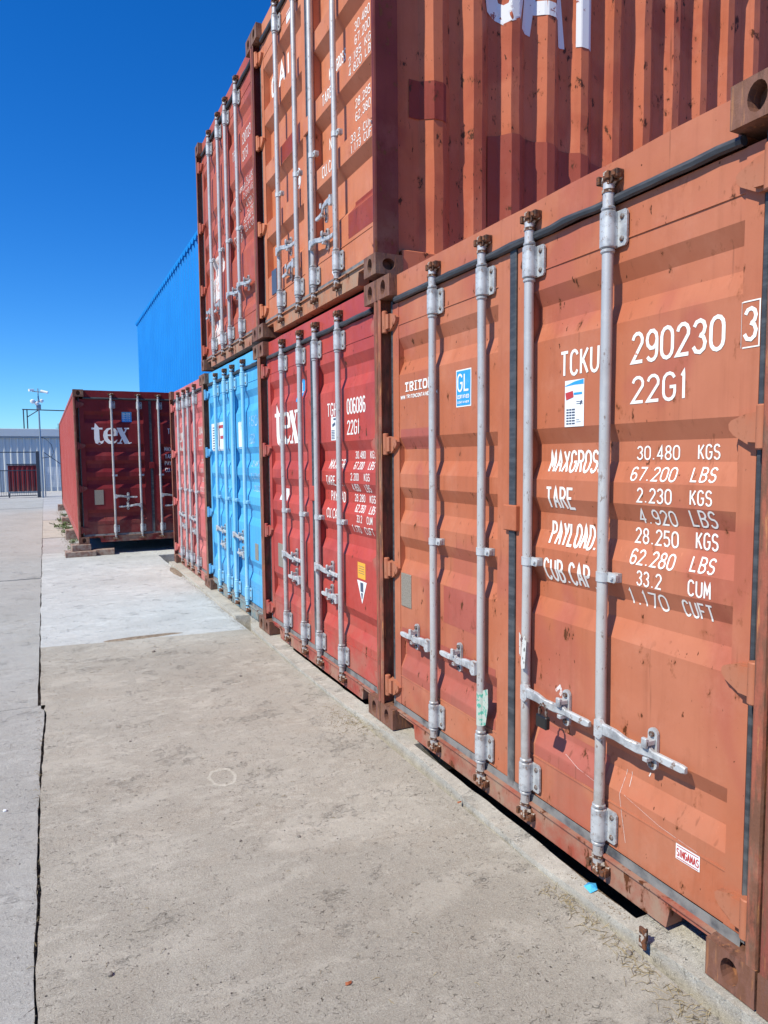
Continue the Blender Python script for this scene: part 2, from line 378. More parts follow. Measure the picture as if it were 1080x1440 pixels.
# ------------------------------------------------------------------ stroke lettering
def arc(cx, cy, rx, ry, a0, a1, n=6):
    return [(cx+rx*cos(radians(a0+(a1-a0)*i/n)), cy+ry*sin(radians(a0+(a1-a0)*i/n))) for i in range(n+1)]
def G():
    g = {}
    g['0'] = [arc(.5, .72, .5, .28, 0, 180)+arc(.5, .28, .5, .28, 180, 360)+[(1, .72)]]
    g['O'] = g['0']
    g['1'] = [[(.25, .84), (.55, 1), (.55, 0)]]
    g['2'] = [arc(.5, .74, .48, .26, 170, -20)+[(0, .02), (1, .02)]]
    g['3'] = [arc(.47, .76, .46, .24, 165, -80), arc(.47, .27, .5, .27, 90, -165)]
    g['4'] = [[(.72, 0), (.72, 1), (0, .27), (1, .27)]]
    g['5'] = [[(.95, .98), (.1, .98), (.05, .55)]+arc(.47, .3, .5, .3, 110, -160)]
    g['6'] = [arc(.5, .72, .48, .28, 30, 180, 5)+[(.02, .3)]+arc(.5, .28, .48, .28, 180, 360, 6)+arc(.5, .3, .48, .26, 0, 150, 5)]
    g['7'] = [[(0, .98), (1, .98), (.38, 0)]]
    g['8'] = [arc(.5, .765, .42, .235, -90, 270, 10), arc(.5, .265, .5, .265, 90, 450, 10)]
    g['9'] = [arc(.5, .7, .48, .3, 0, 360, 10), [(.98, .7), (.98, .28)]+arc(.5, .26, .48, .26, 0, -150, 5)]
    g['A'] = [[(0, 0), (.5, 1), (1, 0)], [(.2, .33), (.8, .33)]]
    g['B'] = [[(.04, 0), (.04, 1), (.5, 1)]+arc(.5, .76, .45, .24, 90, -90, 5)+[(.1, .52)], [(.5, .52)]+arc(.5, .26, .5, .26, 90, -90, 5)+[(.04, 0)]]
    g['C'] = [arc(.5, .72, .48, .28, 20, 180, 5)+arc(.5, .28, .48, .28, 180, 340, 5)]
    g['D'] = [[(.04, 0), (.04, 1), (.45, 1)]+arc(.45, .7, .52, .3, 90, 0, 4)+arc(.45, .3, .52, .3, 0, -90, 4)+[(.04, 0)]]
    g['E'] = [[(1, .98), (.04, .98), (.04, .02), (1, .02)], [(.08, .52), (.8, .52)]]
    g['F'] = [[(1, .98), (.04, .98), (.04, 0)], [(.08, .52), (.8, .52)]]
    g['G'] = [arc(.5, .72, .48, .28, 20, 180, 5)+arc(.5, .28, .48, .28, 180, 360, 6)+[(.98, .48), (.55, .48)]]
    g['H'] = [[(.03, 0), (.03, 1)], [(.97, 0), (.97, 1)], [(.06, .5), (.94, .5)]]
    g['I'] = [[(.5, 0), (.5, 1)]]
    g['K'] = [[(.04, 0), (.04, 1)], [(.97, 1), (.12, .42)], [(.35, .56), (1, 0)]]
    g['L'] = [[(.04, 1), (.04, .02), (.95, .02)]]
    g['M'] = [[(.02, 0), (.06, 1), (.5, .3), (.94, 1), (.98, 0)]]
    g['N'] = [[(.03, 0), (.03, 1), (.97, 0), (.97, 1)]]
    g['P'] = [[(.04, 0), (.04, 1), (.5, 1)]+arc(.5, .75, .48, .25, 90, -90, 5)+[(.08, .5)]]
    g['R'] = g['P']+[[(.5, .48), (1, 0)]]
    g['S'] = [arc(.5, .75, .46, .25, 20, 240, 7)+arc(.5, .26, .48, .26, 60, -160, 7)]
    g['T'] = [[(0, .98), (1, .98)], [(.5, .95), (.5, 0)]]
    g['U'] = [[(.02, 1), (.02, .28)]+arc(.5, .28, .48, .28, 180, 360, 6)+[(.98, 1)]]
    g['W'] = [[(0, 1), (.25, 0), (.5, .8), (.75, 0), (1, 1)]]
    g['X'] = [[(0, 0), (1, 1)], [(0, 1), (1, 0)]]
    g['Y'] = [[(0, 1), (.5, .45), (1, 1)], [(.5, .43), (.5, 0)]]
    g['Z'] = [[(0, .98), (1, .98), (0, .02), (1, .02)]]
    g['.'] = [[(.4, .0), (.4, .09)]]
    g[','] = [[(.45, .08), (.3, -.1)]]
    g['/'] = [[(0, -.1), (1, 1.05)]]
    return g
GL = G()

def strip(mb, pts, w, surf, lift, maxseg=.009, lat=1):
    """mitred ribbon of width w (number or per-point) along 2-D pts, laid on surf(a,b)->xyz(with lift)"""
    P = [Vector(p) for p in pts]; W = list(w) if isinstance(w, (list, tuple)) else [w]*len(P)
    Q = [P[0]]; WW = [W[0]]
    for i in range(1, len(P)):
        L = (P[i]-P[i-1]).length
        if L < 1e-6: continue
        m = max(1, int(math.ceil(L/maxseg)))
        for j in range(1, m+1):
            Q.append(P[i-1].lerp(P[i], j/m)); WW.append(W[i-1]+(W[i]-W[i-1])*j/m)
    vs = []
    for i, q in enumerate(Q):
        d1 = (q-Q[i-1]).normalized() if i > 0 else (Q[1]-q).normalized()
        d2 = (Q[i+1]-q).normalized() if i < len(Q)-1 else d1
        n1 = Vector((-d1.y, d1.x)); n2 = Vector((-d2.y, d2.x)); m = (n1+n2)
        m = m.normalized() if m.length > 1e-6 else n1
        s = 1/max(.45, m.dot(n1)); o = m*(WW[i]*.5*s)
        for l in range(lat+1):
            f = 1-2*l/lat; vs.append(surf(q.x+o.x*f, q.y+o.y*f, lift))
    m = lat+1
    mb.add(vs, [(m*i+l, m*i+l+1, m*i+m+l+1, m*i+m+l) for i in range(len(Q)-1) for l in range(lat)])

def text(mb, s, x, z, width, h, surf, stroke=None, gap=.42, slant=0, lift=.0016):
    """text starting at reading position x (rightwards), baseline z"""
    def adv(c): return .55 if c in '.,I1' else (.8 if c == ' ' else 1)
    tot = sum(adv(c) for c in s)+gap*(len(s)-1)
    cw = width/tot; st = stroke or h*.112
    cx = x
    for c in s:
        wch = cw*adv(c)
        if c in GL:
            for li, pl in enumerate(GL[c]):
                sc = 1 if c not in '.,I1' else 1.0
                q = [(cx+px*wch+slant*pz*h, z+st*.5+pz*(h-st)) for px, pz in pl]
                strip(mb, q, st, surf, lift+li*.0004)
        cx += wch+gap*cw
    return mb

def sheet(mb, a0, a1, b0, b1, surf, lift=.0015, seg=.012):
    na = max(1, int(abs(a1-a0)/.08)); nb = max(1, int(abs(b1-b0)/seg))
    vs = [surf(a0+(a1-a0)*i/na, b0+(b1-b0)*j/nb, lift) for i in range(na+1) for j in range(nb+1)]
    mb.add(vs, [(i*(nb+1)+j, (i+1)*(nb+1)+j, (i+1)*(nb+1)+j+1, i*(nb+1)+j+1) for i in range(na) for j in range(nb)])
    return mb

# ------------------------------------------------------------------ container
W_, H_ = 2.438, 2.591
BARS = (.648, 1.078, 1.413, 1.848)
XP = .060            # outer face of the doors, behind the castings' front plane
STD = dict(tr=[(2.24, .030), (1.690, .030), (1.412, .030), (1.132, .030), (.575, .030)], seg=(.062, .070, .072))
RIB = dict(tr=[(2.225, .052), (1.765, .052), (1.292, .052), (.83, .052)], seg=(.065, .215, .055))

def profile(style, z):
    a, b, c = style['seg']
    for t, d in style['tr']:
        if t-a-b-c < z < t:
            if z > t-a: return d*(t-z)/a
            if z > t-a-b: return d
            return d*(z-(t-a-b-c))/c
    return 0.

CACHE = {}
def cached(key, fn):
    if key not in CACHE: CACHE[key] = fn()
    return CACHE[key]

def casting_mesh(mat, fy, fz):
    """corner casting in its own corner frame: x 0..0.178, y 0..0.162, z 0..0.118, holes in the front and outer faces; fy, fz mirror it"""
    mb = MB(); X, Y, Z = .178, .162, .118
    def face(rect, c, r, P, dep):
        n = 16
        el = [(c[0]+r[0]*cos(2*pi*i/n+pi/4), c[1]+r[1]*sin(2*pi*i/n+pi/4)) for i in range(n)]
        a, b, u, w = rect
        def edge(i):
            t = 2*pi*i/n+pi/4; dx, dz = cos(t), sin(t)
            m = max(abs(dx), abs(dz)); dx /= m; dz /= m
            cx, cz = (a+b)/2, (u+w)/2
            return (cx+dx*(b-a)/2, cz+dz*(w-u)/2)
        ot = [edge(i) for i in range(n)]
        vs = [P(*p, 0) for p in ot]+[P(*p, 0) for p in el]+[P(c[0]+(p[0]-c[0])*.93, c[1]+(p[1]-c[1])*.93, dep) for p in el]
        fs = [(i, (i+1) % n, n+(i+1) % n, n+i) for i in range(n)]+[(n+i, n+(i+1) % n, 2*n+(i+1) % n, 2*n+i) for i in range(n)]
        fs.append(tuple(range(2*n, 3*n)))
        mb.add(vs, fs)
    face((0, Y, 0, Z), (Y*.50, Z*.50), (.030, .041), lambda p, q, d: (d, p, q), .05)
    face((0, X, 0, Z), (X*.47, Z*.50), (.040, .033), lambda p, q, d: (p, d, q), .05)
    mb.add([(0, 0, 0), (X, 0, 0), (X, Y, 0), (0, Y, 0), (0, 0, Z), (X, 0, Z), (X, Y, Z), (0, Y, Z)],
           [(0, 3, 2, 1), (4, 5, 6, 7), (1, 2, 6, 5), (2, 3, 7, 6)])
    mb.v = [(x, (Y-y if fy else y), (Z-z if fz else z)) for x, y, z in mb.v]
    return mb.mesh('corner_casting', mat)

def wob(x, y, z, amp, sc=3.):
    return amp*noise.noise(Vector((x*sc, y*sc, z*sc)))

def door_mesh(mat, ua, ub, pa, pb, style, seed=0, dent=.0022):
    mb = MB(13); z0, z1 = .150, 2.437; x0 = XP; xb = XP+.052
    a, b, c = style['seg']
    zs = {z0, z1}
    for t, d in style['tr']:
        for q in (t, t-a, t-a-b, t-a-b-c): zs.add(round(q, 4))
    base = sorted(zs); zz = [base[0]]
    for q in base[1:]:
        m = max(1, int(round((q-zz[-1])/.05))); s = zz[-1]
        zz += [s+(q-s)*j/m for j in range(1, m+1)]
    nu = 18
    vs = []; fs = []
    us = [pa+(pb-pa)*i/nu for i in range(nu+1)]
    for z in zz:
        for i, u in enumerate(us):
            d = profile(style, z)
            edge = min(1, min(i, nu-i)/3)
            uu = u
            vs.append((x0+d+edge*(wob(seed, u, z, dent, 2.4)+wob(seed+9, u, z, dent*.35, 9)), uu, z))
    nz = len(zz)
    fs = [(j*(nu+1)+i, j*(nu+1)+i+1, (j+1)*(nu+1)+i+1, (j+1)*(nu+1)+i) for j in range(nz-1) for i in range(nu)]
    mb.add(vs, fs, True)
    # end walls of the troughs and the flat stiles beside the pressed panel
    for t, d in style['tr']:
        for u in (pa, pb):
            mb.add([(x0, u, t), (x0+d, u, t-a), (x0+d, u, t-a-b), (x0, u, t-a-b-c)], [(0, 1, 2, 3)])
    for u0, u1 in ((ua, pa), (pb, ub)):
        n = 12; xs = -.0035
        v = []
        for j in range(n+1):
            z = z0+(z1-z0)*j/n
            v += [(x0+xs, u0, z), (x0+xs, u1, z)]
        mb.add(v, [(2*j, 2*j+1, 2*j+3, 2*j+2) for j in range(n)])
        ue = pa if u1 == pa else pb
        mb.add([(x0+xs, ue, z0), (x0+.002, ue, z0), (x0+.002, ue, z1), (x0+xs, ue, z1)], [(0, 1, 2, 3)])
        uo = u0 if u1 == pa else u1
        mb.add([(x0+xs, uo, z0), (xb, uo, z0), (xb, uo, z1), (x0+xs, uo, z1)], [(0, 1, 2, 3)])
    mb.add([(x0, ua, z1), (xb, ua, z1), (xb, ub, z1), (x0, ub, z1), (x0, ua, z0), (xb, ua, z0), (xb, ub, z0), (x0, ub, z0)],
           [(0, 1, 2, 3), (4, 5, 6, 7), (1, 5, 6, 2)])
    # weld beads where panel meets top and bottom rails
    for z in (2.315, .318):
        mb.box(x0-.0035, x0+.001, pa, pb, z-.003, z+.003)
    return mb.mesh('door', mat)

def ring(mb, x, u, z0, z1, r0, n=14):
    mb.tube([(x, u, z0), (x, u, z0+.004), (x, u, z1-.004), (x, u, z1)], [r0-.003, r0, r0, r0-.003], n)

def bar_mesh(mat, v=0):
    mb = MB(); x = .026; pts = []
    for i in range(25):
        z = .085+2.42*i/24; e = min(1, abs(z-2.35)/.3, abs(z-.232)/.3, abs(z-1.1)/.3)
        pts.append((x-abs(wob(v*3, 1, z, .006, .9))*e, wob(v*5, 7, z, .006, .9)*e, z))
    mb.tube(pts, .0195, 14)
    return mb.mesh('locking_bar', mat)
def bracket_mesh(mat):
    mb = MB(); x = .026
    # sleeve wrapped round the bar, flange to the right (low u) with bolts
    mb.tube([(x, 0, -.062), (x, 0, -.058), (x, 0, .058), (x, 0, .062)], [.024, .028, .028, .024], 14)
    ring(mb, x, 0, .064, .078, .0245); ring(mb, x, 0, -.078, -.064, .0245)
    mb.prism([(-.066, -.050), (-.058, -.060), (.03, -.060), (.03, .060), (-.058, .060), (-.066, .050)], 0, XP-.014, XP-.006)
    mb.box(.034, XP-.006, -.026, .026, -.056, .056)
    return mb.mesh('bar_bracket', mat)
def bolts_mesh(mat):
    mb = MB()
    mb.tube([(XP-.020, -.045, 0), (XP-.017, -.045, 0), (XP-.013, -.045, 0)], [.007, .0095, .0095], 8)
    return mb.mesh('bolt', mat)
def clamp_mesh(mat):
    mb = MB(); x = .026
    mb.tube([(x, 0, -.017), (x, 0, .017)], .0235, 14)
    mb.prism([(-.062, -.010), (-.055, -.017), (0, -.017), (0, .017), (-.055, .017), (-.062, .010)], 0, XP-.032, XP-.020)
    mb.box(XP-.020, XP-.002, -.060, -.03, -.016, .016)
    mb.tube([(XP-.040, -.044, 0), (XP-.031, -.044, 0)], .007, 8)
    return mb.mesh('guide_clamp', mat)
def cam_mesh(mat, top):
    mb = MB(); x = .026; s = 1 if top else -1
    def B(x0, x1, y0, y1, a, b):
        z0, z1 = sorted((s*a, s*b)); mb.bbox(x0, x1, y0, y1, z0, z1, .003)
    mb.tube([(x, 0, 0), (x, 0, s*.030)], .016, 10)
    mb.tube([(x, 0, -s*.006), (x, 0, s*.006)], .023, 12)
    B(x-.018, x+.022, -.017, .017, .018, .050)
    B(x-.024, x-.004, -.020, .006, .036, .064)
    B(x+.000, x+.026, -.012, .020, .046, .060)
    mb.prism([(-.030, s*.030), (-.018, s*.020), (-.012, s*.052), (-.026, s*.060)], 0, x-.012, x+.02)
    return mb.mesh('cam', mat)
def keeper_mesh(mat, top):
    mb = MB(); s = 1 if top else -1
    def B(x0, x1, y0, y1, a, b):
        z0, z1 = sorted((s*a, s*b)); mb.bbox(x0, x1, y0, y1, z0, z1, .003)
    B(.034, .052, -.046, .046, .024, .058)
    B(.012, .036, -.050, -.034, .026, .056)
    B(.012, .036, .034, .048, .026, .056)
    B(.004, .018, -.046, -.030, .030, .052)
    return mb.mesh('cam_keeper', mat)
def handle_mesh(mat, d):
    """d=-1 reaches right, +1 reaches left"""
    mb = MB(); x = -.002
    def P(poly, a, b):
        poly = [(d*u, z) for u, z in poly]; mb.prism(poly, 0, a, b)
    # hub lug on the bar
    P([(.004, -.030), (.030, -.036), (.044, -.022), (.046, .018), (.030, .034), (.004, .030)], x-.006, x+.012)
    mb.box(x+.012, .03, min(d*.004, d*.022), max(d*.004, d*.022), -.026, .026)
    # bar of the handle: forged, thinning, with a dropped grip
    pl = [(.040, .004, .021), (.10, .004, .019), (.15, -.004, .016), (.190, -.010, .018), (.225, -.008, .020), (.245, -.016, .013), (.30, -.020, .014), (.355, -.020, .014), (.372, -.019, .010)]
    vs = []
    for u, z, h in pl:
        b = .004; x = -.002+.030*min(1, max(0, (u-.15)/.11))
        vs += [(x-.004, d*u, z-h+b), (x-.004, d*u, z+h-b), (x, d*u, z+h), (x+.010, d*u, z+h), (x+.010, d*u, z-h), (x, d*u, z-h)]
    fs = []
    for i in range(len(pl)-1):
        for q in range(6): fs.append((i*6+q, i*6+(q+1) % 6, (i+1)*6+(q+1) % 6, (i+1)*6+q))
    fs += [tuple(range(6)), tuple(range(len(vs)-6, len(vs)))]
    mb.add(vs, fs)
    return mb.mesh('handle', mat)
def catch_mesh(mat, d):
    mb = MB()
    pts = [(d*(.222)+.020*cos(t), .045+.020*sin(t)) for t in [i*pi/6 for i in range(7)]]
    pts += [(d*(.222)+.020*cos(t), -.060+.020*sin(t)) for t in [pi+i*pi/6 for i in range(7)]]
    mb.prism(pts, 0, XP-.014, XP-.003)
    mb.bbox(.006, XP-.014, d*.222-.014, d*.222+.012, .012, .030, .002)
    mb.bbox(.000, .014, d*.222-.014, d*.222+.008, .004, .040, .003)
    mb.bbox(.010, XP-.014, d*.222-.010, d*.222+.010, -.045, -.030, .002)
    return mb.mesh('handle_catch', mat)
def cbolt_mesh(mat, d):
    mb = MB()
    mb.tube([(XP-.022, d*.222, 0), (XP-.014, d*.222, 0)], .010, 8)
    return mb.mesh('bolt', mat)

def hinge_mesh(mat, side):
    """hinge blade from the post onto the door; side 0 = near/right"""
    mb = MB(); 
    poly = [(.052, -.052), (.095, -.052), (.150, -.020), (.164, -.004), (.166, .012), (.158, .022), (.110, .040), (.052, .046)]
    if side: poly = [(W_-u, z) for u, z in poly]
    mb.prism(poly, 0, .036, XP-.002)
    poly2 = [(.050, -.044), (.100, -.040), (.100, .038), (.050, .044)]
    if side: poly2 = [(W_-u, z) for u, z in poly2]
    mb.prism(poly2, 0, .022, .036)
    u = .052 if not side else W_-.052
    mb.tube([(.026, u, -.062), (.026, u, -.058), (.026, u, .058), (.026, u, .062)], [.014, .017, .017, .014], 12)
    return mb.mesh('hinge', mat)
def pin_mesh(mat, side):
    mb = MB(); u = .052 if not side else W_-.052
    mb.tube([(.026, u, -.074), (.026, u, .086)], .009, 8)
    return mb.mesh('hinge_pin', mat)

def post_mesh(mat, side, end):
    mb = MB()
    # a J section: rounded front lip, deep web, back flange (u from the container's side)
    pr = [(.012, 0), (.004, .004), (.001, .012), (.001, .030), (.007, .037), (.014, .034), (.014, .013), (.110, .013), (.110, .088), (.150, .088), (.150, 0)]
    poly = [(x, (W_-u if side else u)) for x, u in pr]
    mb.prism(poly, 2, .118, H_-.118)
    if end:
        mb.v = [(end-x, y, z) for x, y, z in mb.v]
    return mb.mesh('corner_post', mat)

def side_mesh(mat, side, L, dent, seed):
    mb = MB(); z0, z1 = .150, 2.525
    xs = []; x = .045-.278+.278
    prof = []
    x = .045
    st = [(0, .0), (.074, 1), (.136, 1), (.210, 0)]
    prof.append((.150, 0 if True else 0))
    kx = 0
    while True:
        b = .045+.278*kx; kx += 1
        if b+.278 > L-.16: break
        for dx, o in st:
            xx = b+dx
            if xx > .30: prof.append((xx, o))
    prof.append((L-.150, 0))
    nz = 30
    vs = []
    for px, o in prof:
        for j in range(nz+1):
            z = z0+(z1-z0)*j/nz
            e = min(1, j/3, (nz-j)/3)
            u = .016+.050*(1-o)
            dd = wob(px+seed, 3*seed, z, dent, 2.2)+wob(px+seed, seed, z, dent*.8, 5.5)
            u += e*dd
            vs.append((px+e*wob(seed*2, px, z, dent*.6, 4), (W_-u) if side else u, z))
    n = nz+1
    fs = [(i*n+j, (i+1)*n+j, (i+1)*n+j+1, i*n+j+1) for i in range(len(prof)-1) for j in range(nz)]
    mb.add(vs, fs, False)
    return mb.mesh('side_panel', mat)

def side_surf(yside):
    def dep(x):
        a_ = x; t = (x-.045) % .278
        if a_ < .323: return 1
        if t < .074: return 1-t/.074
        if t < .136: return 0
        if t < .210: return (t-.136)/.074
        return 1
    def S(a, b, lift):
        u = .016+.050*dep(a)-lift
        return (a, u, b)
    return S

def container(key, label, loc, rz=0, L=6.058, style=STD, handles=None, clampz=(1.15,)*4, group='shipping containers', dent=.0022, sidemat=None, sidedent=.004, barmat='bar', seed=1, hz_hinge=(.235, .935, 1.655, 2.345)):
    root = empty('shipping_container', label, 'shipping container', loc, rz, group)
    pm = M[key]; post = M[key+'_post']; cast = M[key+'_cast']; sill = M[key+'_sill']; sm = sidemat or pm
    # castings
    for e in (0, 1):
        for sy in (0, 1):
            for sz in (0, 1):
                me = cached(('cast', key, (sy ^ e), sz), lambda: casting_mesh(cast, sy ^ e, sz))
                o = place(me, 'corner_casting', root, ((L if e else 0), (W_-.162 if sy else 0)+(.162 if e else 0), (H_-.118 if sz else 0)))
                if e: o.rotation_euler = (0, 0, pi)
    for sy in (0, 1):
        place(post_mesh(post, sy, 0), 'corner_post', root)
        place(post_mesh(post, sy, L), 'corner_post', root)
        place(side_mesh(sm, sy, L, sidedent, seed+sy), 'side_panel', root)
        y0, y1 = (.006, .066) if not sy else (W_-.066, W_-.006)
        MB().bbox(.178, L-.178, y0, y1, 2.520, 2.583, .006).build('top_rail', sm, root)
        mb = MB(); mb.bbox(.178, L-.178, y0+.002, y1-.002, .012, .156, .005); mb.build('bottom_rail', sm, root)
    # header, sill, roof, floor, front wall
    mb = MB()
    n = 30; v = []
    for i in range(n+1):
        y = .162+(W_-.324)*i/n; zt = 2.586+wob(0, y+seed, 0, .004, 4)
        v += [(.050, y, 2.470), (.050+wob(seed, y, 5, .002, 3), y, zt), (.120, y, 2.470), (.120, y, zt)]
    fs = []
    for i in range(n):
        a, b = 4*i, 4*i+4
        fs += [(a, a+1, b+1, b), (a+1, a+3, b+3, b+1), (a+2, a, b, b+2), (a+3, a+2, b+2, b+3)]
    mb.add(v, fs, False); mb.add([v[0], v[1], v[3], v[2]], [(0, 1, 2, 3)]); mb.add(v[-4:], [(0, 1, 3, 2)])
    mb.build('door_header', pm, root)
    mb = MB(); q = [(.162, .088), (.335, .088), (.350, .012), (W_-.350, .012), (W_-.335, .088), (W_-.162, .088), (W_-.162, .118), (.162, .118)]
    mb.prism(q, 0, .044, .120)
    mb.box(.030, .052, .162, W_-.162, .112, .1195)
    mb.build('door_sill', sill, root)
    mb = MB(); nx = int((L-.36)/.209)
    v = []; f = []
    for i in range(nx*4+1):
        xx = .16+(L-.32)*i/(nx*4); z = 2.572+(.0 if i % 4 in (0, 1) else -.018)
        v += [(xx, .066, z), (xx, W_-.066, z)]
    mb.add(v, [(2*i, 2*i+1, 2*i+3, 2*i+2) for i in range(nx*4)])
    mb.build('roof_panel', sm, root)
    MB().box(.12, L-.12, .07, W_-.07, .13, .158).build('floor', M['dark'], root)
    mb = MB()
    v = []; ny = 9
    for i in range(ny*4+1):
        yy = .092+(W_-.184)*i/(ny*4); xx = L-.03-(.04 if i % 4 in (0, 1) else 0)
        v += [(xx, yy, .15), (xx, yy, 2.52)]
    mb.add(v, [(2*i, 2*i+1, 2*i+3, 2*i+2) for i in range(ny*4)]); mb.build('front_wall', sm, root)
    mb = MB(); mb.bbox(L-.12, L-.02, .162, W_-.162, .01, .15); mb.bbox(L-.12, L-.02, .162, W_-.162, 2.50, 2.58); mb.build('front_frame', sm, root)
    # doors
    ur = (.090, 1.192, .148, 1.090); ul = (1.240, 2.348, 1.330, 2.276)
    doors = []
    for i, (ua, ub, pa, pb) in enumerate((ur, ul)):
        d = place(door_mesh(pm, ua, ub, pa, pb, style, seed*3+i, dent), 'door', root)
        doors.append(d)
        for z in hz_hinge:
            place(cached(('hinge', key, i), lambda: hinge_mesh(pm, i)), 'hinge', d, (0, 0, z))
    # rubber gaskets
    mb = MB(); sd = random.Random(seed)
    pts = [(.046+sd.uniform(-.002, .002), .150+(W_-.30)*i/26, 2.454+wob(0, i*.6+seed, 0, .006, .9)) for i in range(27)]
    mb.tube(pts, [.0165+sd.uniform(-.002, .002) for _ in pts], 8)
    mb.build('door_gasket', M['gasket'], root)
    mb = MB()
    v = []
    for i in range(31):
        y = .085+(W_-.17)*i/30; t = wob(3, y, seed, .004, 5)
        v += [(.048, y, .116+t), (.053, y, .152+t*.5), (.085, y, .116)]
    mb.add(v, [(3*i, 3*i+1, 3*i+4, 3*i+3) for i in range(30)]+[(3*i+2, 3*i, 3*i+3, 3*i+5) for i in range(30)])
    mb.build('door_gasket', M['gasket'], root)
    mb = MB(); mb.bbox(.047, .075, 1.194, 1.238, .130, 2.470, .004); mb.build('door_gasket', M['gasket'], root)
    for y0 in (.074, W_-.089):
        MB().bbox(.053, .100, y0-.004, y0+.015, .13, 2.46, .004).build('door_gasket', M['gasket'], root)
    # overlap plate of the lock
    MB().bbox(.034, .058, 1.170, 1.262, 1.262, 1.372, .004).build('overlap_plate', pm, root)
    # locking gear
    handles = handles or [(.603, -1)]*2+[(.603, 1)]*2
    bm_, bk = M[barmat], M['brk'] if barmat == 'bar' else M[barmat]
    for i, u in enumerate(BARS):
        b = place(cached(('bar', barmat, (i+seed) % 5), lambda: bar_mesh(bm_, (i+seed) % 5)), 'locking_bar', root, (0, u, 0))
        for z in (2.350, .232):
            place(cached(('brk', barmat), lambda: bracket_mesh(bk)), 'bar_bracket', b, (0, 0, z))
            for dz in (-.037, .037): place(cached('bolts', lambda: bolts_mesh(M['bolt'])), 'bolt', b, (0, 0, z+dz))
        place(cached(('clamp', barmat), lambda: clamp_mesh(bk)), 'guide_clamp', b, (0, 0, clampz[i]))
        place(cached('camt', lambda: cam_mesh(M['cam'], True)), 'cam', b, (0, 0, 2.478))
        place(cached('camb', lambda: cam_mesh(M['cam'], False)), 'cam', b, (0, 0, .112))
        place(cached('keept', lambda: keeper_mesh(M['cam'], True)), 'cam_keeper', b, (0, 0, 2.485))
        place(cached('keepb', lambda: keeper_mesh(M['cam'], False)), 'cam_keeper', b, (0, 0, .105))
        z, d = handles[i]
        place(cached(('hd', d), lambda: handle_mesh(M['brk'], d)), 'handle', b, (0, 0, z))
        place(cached(('ct', d), lambda: catch_mesh(M['brk'], d)), 'handle_catch', b, (0, 0, z))
        for dz in (.045, -.060): place(cached(('cb', d), lambda: cbolt_mesh(M['bolt'], d)), 'bolt', b, (0, 0, z+dz))
    def S(a, zz, lift):     # a = -u, reading direction
        u = -a; base = XP+profile(style, zz)
        di = 0 if u < 1.21 else 1; pa, pb = ((.148, 1.090), (1.330, 2.276))[di]
        if pa < u < pb and .15 < zz < 2.437:
            t = (u-pa)/(pb-pa)*18; e = min(1, min(t, 18-t)/3); sd_ = seed*3+di
            base += e*(wob(sd_, u, zz, dent, 2.4)+wob(sd_+9, u, zz, dent*.35, 9))
        if not (.148 < u < 1.090 or 1.330 < u < 2.276): base = XP-.0035
        return (base-lift, u, zz)
    return root, doors, S

def lettering(doors, S, items, mat='white', di=0, name='lettering'):
    for it in items:
        mb = MB()
        s, u, z, w, h = it[:5]; st = it[5] if len(it) > 5 else None
        text(mb, s, -u, z, w, h, S, st)
        mb.build(name, M[mat], doors[di])

# serif "tex" mark drawn with swelling strokes
def mark_tex(S, u, z, w, xh):
    mb = MB(); x0 = -u
    def P(pts, ws, l=0): strip(mb, [(x0+px*w, z+pz*xh) for px, pz in pts], [q*w for q in ws], S, .0016+l*.0004)
    # t
    P([(.10, 1.28), (.135, .98), (.135, .30), (.15, .12), (.20, .04), (.27, .08), (.31, .20)], [.01, .13, .14, .13, .10, .06, .02])
    P([(.0, .95), (.29, .95)], [.05, .05], 1)
    # e
    P([(.40, .53), (.62, .53)], [.045, .045], 1)
    P([(.63, .50), (.64, .74), (.60, .90), (.51, .97), (.42, .90), (.37, .72), (.36, .50), (.38, .26), (.45, .10), (.54, .04), (.62, .10), (.67, .24)],
      [.10, .10, .07, .04, .06, .10, .12, .11, .10, .07, .04, .02])
    # x
    P([(.735, .97), (.93, .03)], [.13, .13])
    P([(.93, .97), (.735, .03)], [.035, .035], 1)
    for a, b, zz in ((.67, .81, .975), (.87, 1.0, .975), (.67, .80, .025), (.86, 1.02, .025)):
        P([(a, zz), (b, zz)], [.035, .035], 2)
    P([(1.04, .02), (1.04, .08)], [.03, .03])
    return mb

# ================================================================== THE SETTING
def poly_slab(name, pts, zt, zb, mat, parent=None):
    """flat slab with the outline pts (counter-clockwise)"""
    mb = MB(); mb.prism(pts, 2, zb, zt); return mb.build(name, mat, parent)

def jag(x0, y0, x1, y1, amp, step=.06, seed=0, jump=None):
    L = math.hypot(x1-x0, y1-y0); n = max(2, int(L/step)); out = []
    nx, ny = -(y1-y0)/L, (x1-x0)/L
    for i in range(n+1):
        t = i/n; x = x0+(x1-x0)*t; y = y0+(y1-y0)*t
        d = 0 if i in (0, n) else amp*(noise.noise(Vector((x*2.2+seed, y*2.2, seed)))*1.2+noise.noise(Vector((x*11, y*11+seed, 3)))*.6)
        out.append((x+nx*d, y+ny*d))
    return out

def grid_sheet(name, x0, x1, y0, y1, z, mat):
    mb = MB(); mb.add([(x0, y0, z), (x1, y0, z), (x1, y1, z), (x0, y1, z)], [(0, 1, 2, 3)]); return mb.build(name, mat)
g = struct(grid_sheet('ground', -600, 600, -300, 1500, -.22, M['soil']))

pav = bpy.data.objects.new('pavement', None); COL.objects.link(pav); struct(pav)
GZ = -.030
def slab(pts, zt, mat): return poly_slab('concrete_slab', pts, zt, -.20, mat, pav)
